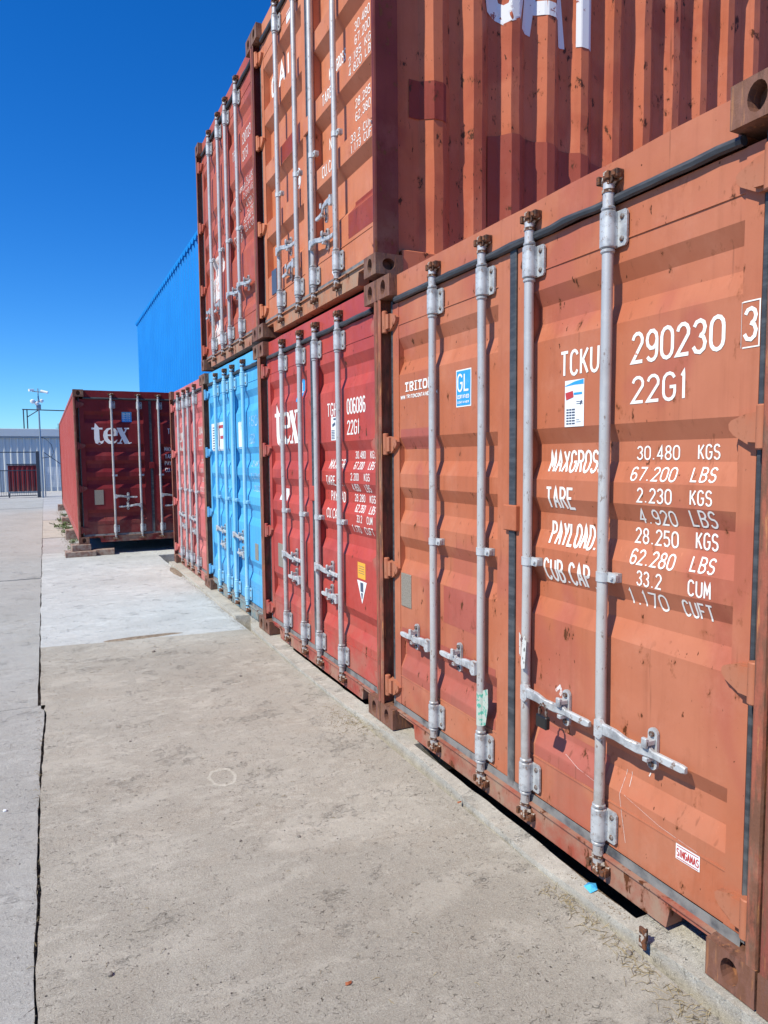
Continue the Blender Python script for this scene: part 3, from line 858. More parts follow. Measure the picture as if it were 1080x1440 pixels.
# traffic lane on the left, cut into bays
XL = -1.872
ybays = [-6, 3.79, 4.80, 9.3, 14.5, 19.6, 25., 31.0]
for i in range(len(ybays)-1):
    a, b = ybays[i]+.007, ybays[i+1]-.007
    if i == 0:
        edge = jag(XL+.023, a, XL+.031, 2.6, .008, .02, 1)[:-1]+jag(XL+.031, 2.6, XL+.060, b, .008, .02, 2)
    else:
        edge = jag(XL+.017, a, XL+.017, b, .008, .08, 3+i)
    back = jag(edge[-1][0], b, -9, b+.12, .006, .12, i)[1:]
    front = jag(-9, a+(.12 if i else 0), edge[0][0], a, .006, .12, i-1)[:-1]
    slab(front+edge+back, GZ-(.0 if i == 0 else .004*(i % 3)), M['conc_lane'])
slab([(-60, -6), (-9.01, -6), (-9.01, 31), (-60, 31)], GZ-.004, M['conc_lane'])
slab([(-60, 31.02), (20, 31.02), (20, 80), (-60, 80)], GZ-.003, M['conc_far'])
struct(grid_sheet('joint_fill', -1.93, -1.78, -6, 31, -.062, M['soil']))
# worn slab where the photographer stands
e1 = jag(-.085, -6, -.085, 5.15, .006, .1, 21)
top = jag(-.085, 5.15, -1.845, 5.36, .035, .05, 22)[1:]
lf = jag(-1.845, 5.36, -1.835, 3.72, .008, .04, 23)[1:]+jag(-1.803, 3.66, -1.832, 2.5, .010, .03, 24)+jag(-1.832, 2.5, -1.842, -6, .010, .03, 25)[1:]
slab([(e1[0][0], -6)]+e1[1:]+top+lf, GZ, M['conc'])
# pale patch in front of the far container
b1 = [(x, y+.014) for x, y in reversed(top)]
b1 = [(-1.846, 5.378)]+b1[1:-1]+[(-.085, 5.17)]
slab(b1+jag(-.085, 5.17, -.085, 10.9, .01, .1, 31)[1:]+[(3.4, 10.9), (3.4, 12.0)]+jag(3.4, 12.0, -1.85, 12.1, .03, .1, 32)[1:]+jag(-1.85, 12.1, -1.846, 5.378, .012, .06, 33)[1:-1], GZ-.006, M['conc_white'])
slab(jag(-1.85, 12.17, 3.3, 12.06, .02, .1, 35)+[(3.3, 14.6)]+jag(3.3, 14.6, -1.85, 14.7, .02, .2, 36)[1:], GZ-.012, M['conc_far'])
slab([(-1.85, 14.75), (3.3, 14.65), (3.3, 19.4), (-1.85, 19.5)], GZ-.009, M['conc_curb'])
slab([(-1.85, 19.55), (3.3, 19.45), (3.3, 31.0), (-1.85, 31.0)], GZ-.006, M['conc_far'])

# footing under the container row
st = [(-3.0, -.05, .5), (-1, -.03, .5), (-.05, -.012, .5), (.16, -.028, .45), (.36, -.044, .35), (.435, -.052, .30), (.445, -.053, .008), (.63, -.062, .002), (.80, -.075, .004), (.96, -.078, .016), (1.3, -.062, .018),
      (1.87, -.032, .020), (2.06, -.030, .020), (2.07, -.030, .30), (2.29, -.030, .30), (2.6, -.050, .30), (2.75, -.07, .040), (3.4, -.078, .035), (4.2, -.072, .040), (4.6, -.066, .3), (5.1, -.05, .3), (5.28, -.02, .3), (5.30, .06, .3), (5.62, .07, .3), (5.66, -.075, .3), (6.3, -.074, .30), (7.2, -.070, .3), (9.9, -.072, .3)]
mb = MB(); v = []
fine = []
for i in range(len(st)-1):
    (ya, oa, ia), (yb, ob, ib) = st[i], st[i+1]; m = max(1, int((yb-ya)/.05))
    for j in range(m): 
        t = j/m; fine.append((ya+(yb-ya)*t, oa+(ob-oa)*t+wob(0, ya+(yb-ya)*t, 1, .006, 6), ia+(ib-ia)*t+wob(5, ya+(yb-ya)*t, 1, .006, 7)))
for y, o_, i_ in fine:
    v += [(o_, y, -.2), (o_, y, -.008), (i_, y, -.004), (i_, y, -.2)]
mb.add(v, [(4*i+q, 4*i+q+1, 4*i+q+5, 4*i+q+4) for i in range(len(fine)-1) for q in range(3)])
mb.add([v[0], v[1], v[2], v[3]], [(0, 1, 2, 3)]); mb.add(v[-4:], [(0, 1, 2, 3)])
struct(mb.build('curb', M['conc_curb']))

# ================================================================== CONTAINERS
PIT = 2.446
CROSS = [(.622, 1), (.790, -1), (.630, 1), (.790, -1)]   # hub bar and reach of each handle, pairs pointing at each other
# --- orange, nearest
r, d, S = container('orange', 'large orange container nearest the camera, padlocked, lettered TCKU 290230 22G1', (0, 0, 0), seed=1, dent=.0022)
ORANGE = r
lettering(d, S, [('TCKU', .918, 1.880, .199, .100), ('290230', .558, 1.885, .350, .108), ('22G1', .555, 1.752, .221, .094),
                 ('MAXGROSS', 1.004, 1.514, .300, .088), ('TARE', .999, 1.370, .151, .090), ('PAYLOAD.', .992, 1.226, .262, .094), ('CUB.CAP.', 1.008, 1.078, .286, .094)])
lettering(d, S, [('30.480', .555, 1.563, .174, .049), ('67.200', .562, 1.492, .187, .049), ('2.230', .524, 1.419, .140, .052), ('4.920', .530, 1.346, .153, .054),
                 ('28.250', .555, 1.276, .177, .056), ('62.280', .555, 1.205, .181, .054), ('33.2', .519, 1.135, .103, .054), ('1.170', .567, 1.060, .162, .060),
                 ('KGS', .308, 1.564, .076, .049), ('LBS', .315, 1.494, .087, .048), ('KGS', .310, 1.422, .077, .050), ('LBS', .317, 1.353, .091, .056),
                 ('KGS', .308, 1.283, .078, .056), ('LBS', .309, 1.213, .085, .050), ('CUM', .309, 1.136, .080, .054), ('CUFT', .340, 1.062, .111, .058)])
mb = MB(); text(mb, '3', -.137, 1.897, .036, .098, S, .011)
strip(mb, [(-.149, 1.882), (-.149, 2.010), (-.092, 2.010), (-.092, 1.882), (-.149, 1.882)], .004, S, .0016); mb.build('lettering', M['white'], d[0])
# TRITON with slab serifs, web address below
mb = MB(); text(mb, 'TRITON', -2.206, 1.938, .298, .052, S, .011)
for i in range(6):
    cx = -2.206+.298*(i+.5)/6
    for q in (1.941, 1.987):
        strip(mb, [(cx-.018, q), (cx+.018, q)], .0055, S, .0028)
text(mb, 'WWW.TRITONCONTAINER.COM', -2.257, 1.900, .40, .022, S, .0042); mb.build('lettering', M['white'], d[1])
# GL certificate
sheet(MB(), -1.677, -1.545, 1.818, 1.994, S, .0012).build('certificate_sticker', M['stw'], d[1], label='blue and white GL certified sticker')
o = sheet(MB(), -1.671, -1.551, 1.824, 1.988, S, .0022).build('certificate_panel', M['stb'], d[1])
mb = MB(); text(mb, 'GL', -1.660, 1.888, .096, .088, S, .010, lift=.0032); text(mb, 'CERTIFIED', -1.662, 1.856, .100, .019, S, .004, lift=.0032); text(mb, 'CONTAINER', -1.662, 1.834, .100, .011, S, .0025, lift=.0032)
mb.build('lettering', M['stw'], d[1])
# inspection sticker under TCKU
sheet(MB(), -.895, -.790, 1.690, 1.865, S, .0012).build('inspection_sticker', M['stw'], d[0], label='white inspection sticker with small print')
mb = MB()
for j in range(6):
    z = 1.702+j*.0105
    for a, b in ((-.885, -.872), (-.869, -.857), (-.854, -.838)): strip(mb, [(a, z), (b, z)], .0055, S, .0022)
for z in (1.775, 1.783, 1.707, 1.715): strip(mb, [(-.83, z), (-.805+.01*sin(z*900), z)], .0018, S, .0022)
strip(mb, [(-.810, 1.772), (-.800, 1.785)], .008, S, .0022); mb.build('sticker_print', M['ink'], d[0])
mb = MB(); strip(mb, [(-.893, 1.845), (-.84, 1.853), (-.793, 1.855)], [.002, .012, .018], S, .0022); strip(mb, [(-.845, 1.813), (-.80, 1.813)], .008, S, .0022); mb.build('sticker_print', M['stb'], d[0])
mb = MB(); strip(mb, [(-.889, 1.805), (-.848, 1.813)], [.028, .024], S, .0024); mb.build('sticker_print', M['str'], d[0])
# maker's plate lower right
sheet(MB(), -.330, -.238, .262, .314, S, .0012).build('maker_sticker', M['stw'], d[0], label='small white maker sticker with red letters')
mb = MB(); text(mb, 'SINGAMAS', -.325, .273, .083, .028, S, .0034, lift=.0022)
for z in (.267, .308): strip(mb, [(-.326, z), (-.242, z)], .0025, S, .0022)
mb.build('lettering', M['str'], d[0])
MB().bbox(XP-.006, XP+.001, 2.145, 2.262, .735, .925, .002).build('approval_plate', M['plate'], d[1], label='dull mesh-like grey approval plate')
# repainted panels on the left door and low on the right one
for a0, a1, b0, b1, di in ((-2.270, -1.415, .925, .660, 1), (-1.325, -.650, .5, .5, 0)):
    if di: 
        mb = MB(); sheet(mb, -1.800, -1.445, .735, .925, S, .0010, .012); mb.build('color_patch', M['orange_alt'], d[1], label='square salmon repaint patch with scratches')
        mb = MB(); sheet(mb, -2.262, -1.345, .325, .610, S, .0009, .008); mb.build('color_patch', M['orange_alt'], d[1])
        mb = MB(); sheet(mb, -2.262, -1.860, 1.625, 1.735, S, .0009, .008); mb.build('color_patch', M['orange_alt'], d[1])
sheet(MB(), -1.06, -.66, .325, .470, S, .0009, .008).build('color_patch', M['orange_alt'], d[0])

mb = MB()
strip(mb, [(-.575, .455), (-.580, .36), (-.565, .28), (-.548, .20)], .0014, S, .0014)
strip(mb, [(-.552, .455), (-.548, .405)], .0018, S, .0014)
strip(mb, [(-.56, .372), (-.40, .335), (-.25, .322)], .0009, S, .0014)
strip(mb, [(-.88, .395), (-.80, .372), (-.68, .355)], .0009, S, .0014)
strip(mb, [(-.475, .470), (-.468, .485)], .005, S, .0014)
strip(mb, [(-.93, .640), (-.905, .665), (-.895, .650), (-.905, .628)], .012, S, .0014)
o = mb.build('paint_scratches', M['white_faded'], d[0]); o['kind'] = 'stuff'
# --- red, second
r, d, S = container('tex', 'red container lettered TGH 006086, between the orange and the sky-blue ones on the ground', (.0, PIT, 0), handles=CROSS, seed=2)
lettering(d, S, [('TGHU', .930, 1.862, .235, .098), ('006086', .580, 1.862, .285, .105), ('22G1', .580, 1.728, .190, .098),
                 ('MAX.GR.', .935, 1.500, .30, .070), ('TARE WT.', .975, 1.385, .33, .072), ('PAYLOAD', .950, 1.275, .26, .072), ('CU.CAP.', .97, 1.155, .26, .072)])
lettering(d, S, [('30.480', .515, 1.572, .155, .050), ('67.200', .505, 1.503, .145, .050), ('2.200', .530, 1.430, .125, .050), ('4.850', .530, 1.360, .110, .050),
                 ('28.280', .530, 1.292, .155, .050), ('62.350', .490, 1.225, .140, .050), ('33.2', .440, 1.160, .08, .050), ('1.170', .520, 1.090, .125, .050),
                 ('KGS', .285, 1.572, .082, .050), ('LBS', .280, 1.503, .082, .050), ('KGS', .320, 1.430, .082, .050), ('LBS', .330, 1.360, .080, .050),
                 ('KGS', .300, 1.292, .082, .050), ('LBS', .275, 1.225, .080, .050), ('CUM', .285, 1.160, .080, .050), ('CUFT', .330, 1.090, .130, .050)])
mark_tex(S, 2.165, 1.703, .60, .255).build('lettering', M['white'], d[1])
sheet(MB(), -.865, -.73, 1.700, 1.860, S, .0012).build('inspection_sticker', M['stw'], d[0])
mb = MB()
for j in range(6): strip(mb, [(-.855, 1.712+j*.011), (-.80, 1.712+j*.011)], .006, S, .0022)
strip(mb, [(-.84, 1.80), (-.79, 1.815)], .02, S, .0022); strip(mb, [(-.82, 1.845), (-.75, 1.845)], .012, S, .0022); mb.build('sticker_print', M['ink'], d[0])
sheet(MB(), -1.60, -1.47, 2.02, 2.19, S, .0012, .01).build('certificate_sticker', M['stb'], d[1])
mb = MB(); text(mb, 'GL', -1.585, 2.085, .10, .085, S, .010, lift=.0024); mb.build('lettering', M['stw'], d[1])
sheet(MB(), -2.10, -1.90, 1.225, 1.325, S, .0012, .01).build('paper_notice', M['stw'], d[1])
sheet(MB(), -.435, -.315, .800, .905, S, .0012).build('warning_sticker', M['sty'], d[0], label='small yellow-orange sticker')
mb = MB(); 
for z in (.835, .850, .865, .880): strip(mb, [(-.42, z), (-.33, z)], .003, S, .0022)
mb.build('sticker_print', M['ink'], d[0])
mb = MB(); strip(mb, [(-.372, .785), (-.372, .64)], [.15, .004], S, .0012); mb.build('triangle_sticker', M['stw'], d[0], label='white down-pointing triangle sticker with small marks')
mb = MB(); strip(mb, [(-.372, .775), (-.372, .715)], [.045, .045], S, .0022); strip(mb, [(-.372, .708), (-.372, .668)], [.03, .01], S, .0022); mb.build('sticker_print', M['ink'], d[0])
MB().bbox(XP-.006, XP+.001, 2.00, 2.14, .640, .845, .002).build('approval_plate', M['plate'], d[1])

# --- blue, third
r, d, S = container('blue', 'sky-blue container with pale blue bars, third from the camera at ground level', (.0, 2*PIT, 0), handles=CROSS, barmat='bar_blue', seed=3)
lettering(d, S, [('TRLU', .93, 1.862, .22, .098), ('150', .560, 1.885, .285, .105), ('22G1', .560, 1.72, .190, .098), ('30.480 KGS', .54, 1.50, .38, .06), ('2.200 KGS', .54, 1.38, .36, .06), ('28.280 KGS', .54, 1.26, .38, .06)], 'white_blue')
for a, b in ((-2.24, -2.02), (-2.00, -1.52)):
    sheet(MB(), a, b, 1.67, 1.99, S, .0012, .02).build('poster', M['stw'], d[1])
mb = MB()
for j in range(9): strip(mb, [(-2.18, 1.70+j*.03), (-2.09, 1.70+j*.03)], .012, S, .0022)
mb.build('poster_print', M['ink'], d[1])
mb = MB(); strip(mb, [(-1.86, 1.72), (-1.86, 1.94), (-1.66, 1.94), (-1.60, 1.88), (-1.66, 1.82), (-1.80, 1.82)], .035, S, .0022); mb.build('poster_print', M['str'], d[1])
sheet(MB(), -.98, -.80, 1.68, 1.95, S, .0012, .02).build('inspection_sticker', M['stw'], d[0])
MB().bbox(XP-.006, XP+.001, .33, .44, .60, .76, .002).build('approval_plate', M['plate'], d[0])
sheet(MB(), -.20, -.12, .20, .25, S, .0012).build('maker_sticker', M['stw'], d[0])

# --- pink, fourth
r, d, S = container('pink', 'sun-faded pinkish red container at the far end of the ground row', (.0, 3*PIT, 0), handles=CROSS, seed=4)
lettering(d, S, [('TGHU', .93, 1.862, .22, .098), ('310442', .560, 1.885, .285, .105), ('22G1', .560, 1.74, .190, .098), ('30.480 KGS', .56, 1.52, .40, .06), ('2.200 KGS', .56, 1.40, .36, .06), ('28.280 KGS', .56, 1.28, .40, .06), ('33.2 CUM', .56, 1.16, .34, .06)], 'white_faded')
mark_tex(S, 2.165, 1.703, .60, .255).build('lettering', M['white_faded'], d[1])
MB().bbox(XP-.006, XP+.001, 2.00, 2.14, .690, .885, .002).build('approval_plate', M['plate'], d[1])

# --- upper tier
Z2 = H_+.040
r, d, S = container('cai', 'apricot-orange container of the upper tier, stacked over the red one, corrugated side showing', (.0, PIT, Z2), style=RIB,
                    handles=[(.625, 1), (.440, -1), (.415, 1), (.600, -1)], clampz=(1.03, 1.06, 1.05, 1.05), sidemat=M['caiside'], sidedent=.005, seed=5, dent=.002)
CAI = r
lettering(d, S, [('MAX.GROSS', .930, 1.510, .28, .080), ('TARE', .935, 1.325, .17, .078), ('NET', .940, 1.055, .13, .080), ('CU.CAP', .955, .862, .24, .078)])
lettering(d, S, [('30.480 KG', .50, 1.600, .34, .056), ('67.200 LB', .50, 1.520, .34, .056), ('2.185 KG', .48, 1.370, .32, .052), ('4.820 LB', .48, 1.305, .32, .052),
                 ('28.295 KG', .50, 1.140, .34, .056), ('62.380 LB', .50, 1.060, .34, .056), ('33.2 CUM', .46, .900, .30, .050), ('1.173 CUFT', .46, .838, .34, .050)], 'white')
mb = MB(); text(mb, 'CAI', -2.215, 1.955, .47, .185, S, .034); mb.build('lettering', M['white'], d[1])
sheet(MB(), -1.66, -1.545, 2.255, 2.33, S, .0012).build('paper_notice', M['stw'], d[1])
mb = MB(); strip(mb, [(-1.60+.062*cos(t), 1.100+.075*sin(t)) for t in [i*pi/8 for i in range(17)]], .012, S, .002); sheet(mb, -1.645, -1.555, 1.05, 1.15, S, .0014); mb.build('round_sticker', M['stw'], d[1], label='round white sticker')
mb = MB(); strip(mb, [(-1.61, 1.08), (-1.60, 1.13), (-1.58, 1.12)], .008, S, .0024); mb.build('sticker_print', M['ink'], d[1])
mb = MB(); strip(mb, [(-.795, .185), (-.715, .260)], .045, S, .0012); mb.build('paper_notice', M['stw'], d[0])
MB().bbox(XP-.006, XP+.001, 2.03, 2.16, .330, .530, .002).build('approval_plate', M['ink'], d[1])
sheet(MB(), -.520, -.150, .340, .575, S, .0010, .01).build('color_patch', M['maroon'], d[0], label='square dull red repaint patch with scratches')
sheet(MB(), -1.83, -1.44, 1.29, 1.50, S, .0010, .01).build('color_patch', M['maroon'], d[1])
# company mark in tall letters on the corrugated side
SS = side_surf(0)
mb = MB()
z0 = 1.600
LS = dict(maxseg=.03, lat=14)
def side_letter(strokes):
    mb = MB()
    for q, (pts, w) in enumerate(strokes): strip(mb, [(x, z0+z) for x, z in pts], w, SS, .003+q*.0007, **LS)
    mb.build('lettering', M['white_side'], r)
side_letter([([(1.0, .66), (.98, .76), (.90, .80), (.83, .76), (.80, .62), (.79, .40), (.80, .22), (.84, .09), (.91, .055), (.98, .09), (1.01, .20)], .105)])
side_letter([([(1.085, 0), (1.23, .86)], .085), ([(1.375, -.02), (1.27, .86)], .065), ([(1.13, .17), (1.35, .17)], .085)])
side_letter([([(1.54, 0), (1.54, .86)], .125)])
mb = MB()
v = []
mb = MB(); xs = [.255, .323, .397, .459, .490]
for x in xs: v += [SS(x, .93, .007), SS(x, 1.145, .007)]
mb.add(v, [(2*i, 2*i+1, 2*i+3, 2*i+2) for i in range(len(xs)-1)]); mb.build('color_patch', M['maroon'], r, label='rectangular dark red repaint patch')
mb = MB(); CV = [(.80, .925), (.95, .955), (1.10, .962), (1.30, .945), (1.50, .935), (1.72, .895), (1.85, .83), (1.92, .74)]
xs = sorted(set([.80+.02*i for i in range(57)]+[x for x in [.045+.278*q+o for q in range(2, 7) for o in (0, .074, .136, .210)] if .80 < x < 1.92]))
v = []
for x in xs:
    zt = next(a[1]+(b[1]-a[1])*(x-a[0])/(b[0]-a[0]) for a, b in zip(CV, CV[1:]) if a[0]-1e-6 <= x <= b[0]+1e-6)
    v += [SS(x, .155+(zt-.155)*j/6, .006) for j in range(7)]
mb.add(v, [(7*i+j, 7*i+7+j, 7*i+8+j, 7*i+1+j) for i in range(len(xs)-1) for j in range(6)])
mb.build('color_patch', M['plum'], r, label='large plum-tinted patch with a curved upper edge')  # darker plum patch with a curved top, laid over the corrugation

r, d, S = container('red2', 'brick-red container of the upper tier, farther from the camera, stacked over the sky-blue one', (.0, 2*PIT, Z2), handles=[(.603, -1)]*2+[(.603, 1)]*2, seed=6)
lettering(d, S, [('TRLU', .93, 1.862, .22, .098), ('130723', .560, 1.885, .285, .105), ('22G1', .560, 1.74, .190, .098), ('MAX.GROSS', .95, 1.5, .35, .08), ('TARE', .95, 1.36, .18, .08), ('NET', .95, 1.22, .14, .08), ('CU.CAP', .95, 1.07, .28, .08),
                 ('30.480 KGS', .56, 1.55, .40, .055), ('67.200 LBS', .56, 1.475, .40, .055), ('2.230 KGS', .56, 1.40, .36, .055), ('4.920 LBS', .56, 1.325, .36, .055), ('28.250 KGS', .56, 1.25, .40, .055), ('62.280 LBS', .56, 1.175, .40, .055), ('33.2 CUM', .56, 1.10, .34, .055)], 'white_faded')
for a, b, c_, e in ((-1.93, -1.50, .70, 1.16), (-1.95, -1.62, .22, .50)):
    sheet(MB(), a, b, c_, e, S, .0012, .01).build('worn_poster', M['white_faded'], d[1])
sheet(MB(), -.20, -.13, .27, .35, S, .0012).build('maker_sticker', M['stw'], d[0])

# --- neighbour at the right edge of the picture
container('nb', 'brown-red container at the right edge of the picture, only its corner post in view', (.0, -PIT, 0), seed=7)

# --- the long one that stands across the end of the yard
r, d, S = container('dtex', 'long dark red container facing the camera beyond the row, lettered tex, on blocks', (1.161, 11.45, .160), rz=pi/2, L=12.192, handles=CROSS, seed=8, dent=.0004, sidedent=.004, sidemat=M['dtex_sunlit'])
TEXC = r
mark_tex(S, 2.170, 1.695, .60, .265).build('lettering', M['stw'], d[1])
lettering(d, S, [('TGHU', .93, 1.862, .22, .098), ('406182', .560, 1.885, .285, .105), ('MAX.GR.', .985, 1.56, .26, .075), ('TARE', .985, 1.43, .16, .075), ('PAYLOAD', .985, 1.31, .26, .075), ('CU.CAP.', .985, 1.19, .24, .075)], 'stw')
sheet(MB(), -1.68, -1.52, 2.065, 2.235, S, .0012, .01).build('certificate_sticker', M['stb'], d[1])
mb = MB()
for j in range(4): text(mb, 'GLCS', -1.665, 2.08+j*.037, .12, .024, S, .005, lift=.0024)
mb.build('lettering', M['stw'], d[1])
MB().bbox(XP-.006, XP+.001, 2.02, 2.165, .655, .905, .002).build('approval_plate', M['plate'], d[1])

# ================================================================== SMALL THINGS
# padlock on the orange container
u0 = 1.078-.175
t = empty('padlock', 'black padlock hanging from the door handle of the nearest orange container', 'padlock', (-.028, u0, .60))
MB().bbox(-.012, .012, -.032, .032, -.088, -.036, .005).build('padlock_body', M['lock'], t)
mb = MB(); mb.tube([(0, -.020, -.038), (0, -.020, -.012), (0, -.012, .004), (0, 0, .010), (0, .012, .004), (0, .020, -.012), (0, .020, -.038)], .0055, 8); mb.build('shackle', M['bolt'], t)
# tag and tape on the bars
mb = MB(); mb.add([(-.004, .0, 0), (-.010, -.030, .010), (-.012, -.042, .120), (-.006, -.022, .150), (.0, .004, .11), (-.002, .006, .02)], [(0, 1, 2, 3, 4, 5)])
mb.add([(-.003, .0, 0), (-.009, -.030, .010), (-.011, -.042, .120), (-.005, -.022, .150), (.001, .004, .11), (-.001, .006, .02)], [(0, 1, 2, 3, 4, 5)])
mb.add([(-.005, .004, .05), (.0, .020, .06), (.002, .024, .15), (-.004, .004, .14)], [(0, 1, 2, 3)])
tag(mb.build('paper_tag', M['paper'], None, (-.001, 1.072, .70)), 'torn white paper tag tied on the bar above the padlocked handle', 'tag')
mb = MB(); mb.tube([(.026, 0, 0), (.026, 0, .10), (.026, 0, .16)], [.0215, .0212, .0205], 12, cap=False)
mb.add([(.02, -.020, 0), (.014, -.055, .02), (.016, -.072, .11), (.018, -.066, .19), (.022, -.02, .17)], [(0, 1, 2, 3, 4)])
tag(mb.build('tape_wrap', M['tape'], None, (0, 1.413, .335)), 'green-printed clear tape wrapped round a grey locking bar low on the orange doors', 'tape')

def rock(name, p, r, mat, label, cat, group=None, seed=0, flat=.6):
    import bmesh
    bm = bmesh.new(); bmesh.ops.create_icosphere(bm, subdivisions=2, radius=1)
    for v in bm.verts:
        q = 1+.35*noise.noise(v.co*1.7+Vector((seed*3.1, 0, 0)))
        v.co = Vector((v.co.x*q*r, v.co.y*q*r*.75, v.co.z*q*r*flat))
    me = bpy.data.meshes.new(name); bm.to_mesh(me); bm.free(); me.materials.append(mat)
    o = place(me, name, None, p); o.rotation_euler = (0, 0, seed*1.3)
    return tag(o, label, cat, group)
def on_ground(px, py, z=GZ):
    """photo pixel to a point on the ground, worked out once with the solved camera"""
    f = 971.84; cam = scene.camera.matrix_world
    dv = cam.to_3x3() @ Vector(((px-540)/f, -(py-720)/f, -1)); c = cam.translation
    t = (z-c.z)/dv.z; return c+dv*t
for i, (px, py, rr, lb, m) in enumerate([(155, 1372, .011, 'dark round pebble on the concrete near the crack, lower left', 'stone'),
        (7, 1141, .010, 'white pebble on the smooth left lane', 'stw'), (338, 1183, .007, 'small dark pebble in the middle of the worn slab', 'stone'),
        (420, 1177, .009, 'dark stone chip right of the middle of the slab', 'stone'), (216, 917, .016, 'flat pale stone lying near the far edge of the worn slab', 'stone'),
        (338, 951, .012, 'dark chip near the far right of the worn slab', 'stone'), (183, 1043, .007, 'tiny dark pebble left of the pale ring stain', 'stone'),
        (885, 1342, .012, 'pebble lying in the joint beside the curb near the bottom right', 'stone')]):
    p = on_ground(px, py); rock('pebble', (p.x, p.y, GZ+rr*.4), rr, M[m], lb, 'pebble', 'loose stones on the concrete', i+1)
p = on_ground(490, 1384)
mb = MB(); mb.add([(-.011, -.003, .001), (-.003, -.008, .005), (.009, -.004, .003), (.012, .004, .006), (.001, .008, .002), (-.008, .006, .005), (0, 0, .007)], [(6, 0, 1), (6, 1, 2), (6, 2, 3), (6, 3, 4), (6, 4, 5), (6, 5, 0)])
tag(mb.build('dead_leaf', M['dleaf'], None, (p.x, p.y, GZ)), 'curled reddish dead leaf lying on the concrete in the foreground', 'leaf')
p = on_ground(646, 1129)
mb = MB(); mb.add([(-.011, -.003, .001), (-.003, -.008, .005), (.009, -.004, .003), (.012, .004, .006), (.001, .008, .002), (-.008, .006, .005), (0, 0, .007)], [(6, 0, 1), (6, 1, 2), (6, 2, 3), (6, 3, 4), (6, 4, 5), (6, 5, 0)])
tag(mb.build('dead_leaf', M['dleaf'], None, (p.x, p.y, GZ)), 'brown dead leaf beside the curb under the orange container', 'leaf')
# blue scrap wedged under the sill
mb = MB(); v = [(-.022, -.02, .0), (-.018, .02, .004), (.008, .024, .008), (.022, .0, .014), (.009, -.024, .007), (-.003, -.002, .020)]
mb.add(v, [(5, 0, 1), (5, 1, 2), (5, 2, 3), (5, 3, 4), (5, 4, 0), (0, 1, 2, 3, 4)])
tag(mb.build('plastic_scrap', M['bplast'], None, (-.012, .640, -.004)), 'crumpled bright blue plastic scrap in the gap under the orange container', 'litter')
# iron stub standing in the curb
mb = MB(); mb.bbox(-.005, .005, -.014, .014, -.03, .040, .002); mb.bbox(-.004, .020, -.004, .004, -.02, .030, .001)
tag(mb.build('iron_stub', M['cam'], None, (-.066, .345, .010)), 'short rusty iron stub sticking out of the curb at lower right', 'stub')

p = on_ground(313, 1093)
mb = MB(); n = 40; v = []
for i in range(n):
    t = 2*pi*i/n
    e = 1+.16*noise.noise(Vector((cos(t)*2, sin(t)*2, 1))); w = .016+.010*noise.noise(Vector((cos(t)*4, sin(t)*4, 5)))
    for rr in (.062-w*.5, .062+w*.5): v.append((p.x+rr*e*cos(t), p.y+rr*e*1.5*sin(t), GZ+.0008))
mb.add(v, [(2*i, 2*i+1, 2*((i+1) % n)+1, 2*((i+1) % n)) for i in range(n)])
o = mb.build('ring_stain', M['stain'], pav)

# twigs, grit and dust: what nobody could count
def grit():
    mb = MB(); rd = random.Random(3)
    def chip(x, y, z, r):
        a = rd.uniform(0, 6.3)
        pts = [(x+r*cos(a+q*2.1)*rd.uniform(.6, 1.2), y+r*sin(a+q*2.1)*rd.uniform(.6, 1.2), z) for q in range(3)]
        mb.add(pts+[(x, y, z+r*rd.uniform(.4, .9))], [(0, 1, 3), (1, 2, 3), (2, 0, 3)])
    for _ in range(4200):       # along the joint by the curb
        y = rd.uniform(-.9, 9.5); x = -.092-abs(rd.gauss(0, .035))
        chip(x, y, GZ-.002, rd.uniform(.0012, .0045))
    for _ in range(2200):       # over the slab
        x, y = rd.uniform(-1.82, -.12), rd.uniform(-.6, 5.1)**1
        if noise.noise(Vector((x*1.6, y*1.6, 4))) < -.05 and rd.random() < .7: continue
        chip(x, y, GZ, rd.uniform(.0008, .0026))
    for _ in range(500):        # on the curb and in the gap
        chip(rd.uniform(-.07, -.01), rd.uniform(.0, 4.8), -.0065, rd.uniform(.001, .003))
    for _ in range(130):
        chip(rd.uniform(-.03, .01), rd.uniform(.45, .75), -.006, rd.uniform(.002, .006))
    for _ in range(900):        # along the lane crack and beside the far container
        y = rd.uniform(-.4, 5.3); chip(-1.835+rd.gauss(0, .012), y, GZ, rd.uniform(.001, .003))
    for _ in range(800):
        y = rd.uniform(11.4, 24); chip(-1.30-abs(rd.gauss(0, .10)), y, GZ-.006, rd.uniform(.006, .02))
    for _ in range(500):
        a = rd.gauss(0, .10); chip(-.14+a*.7-.04, 2.62+rd.gauss(0, .14), GZ, rd.uniform(.001, .005))
    o = mb.build('loose_grit', M['dust']); o['kind'] = 'stuff'
    mb = MB()
    def straw(x, y, z, L):
        a = rd.uniform(0, 6.3); b = a+rd.uniform(-.6, .6); h = rd.uniform(0, .012)
        mb.tube([(x, y, z+.001), (x+L*.5*cos(a), y+L*.5*sin(a), z+h), (x+L*.5*cos(a)+L*.5*cos(b), y+L*.5*sin(a)+L*.5*sin(b), z+.002)], .0009, 3, cap=False)
    for _ in range(300): straw(-.10-abs(rd.gauss(0, .04)), rd.uniform(-.4, .75), GZ, rd.uniform(.015, .05))
    for _ in range(90): straw(-.13+rd.gauss(0, .05), 2.60+rd.gauss(0, .13), GZ, rd.uniform(.015, .05))
    for _ in range(120): straw(rd.uniform(-1.8, -.1), rd.uniform(-.4, 5), GZ, rd.uniform(.006, .025))
    for _ in range(60): straw(-1.84, rd.uniform(-.4, 5), GZ, rd.uniform(.01, .03))
    o = mb.build('dry_grass', M['straw']); o['kind'] = 'stuff'
grit()

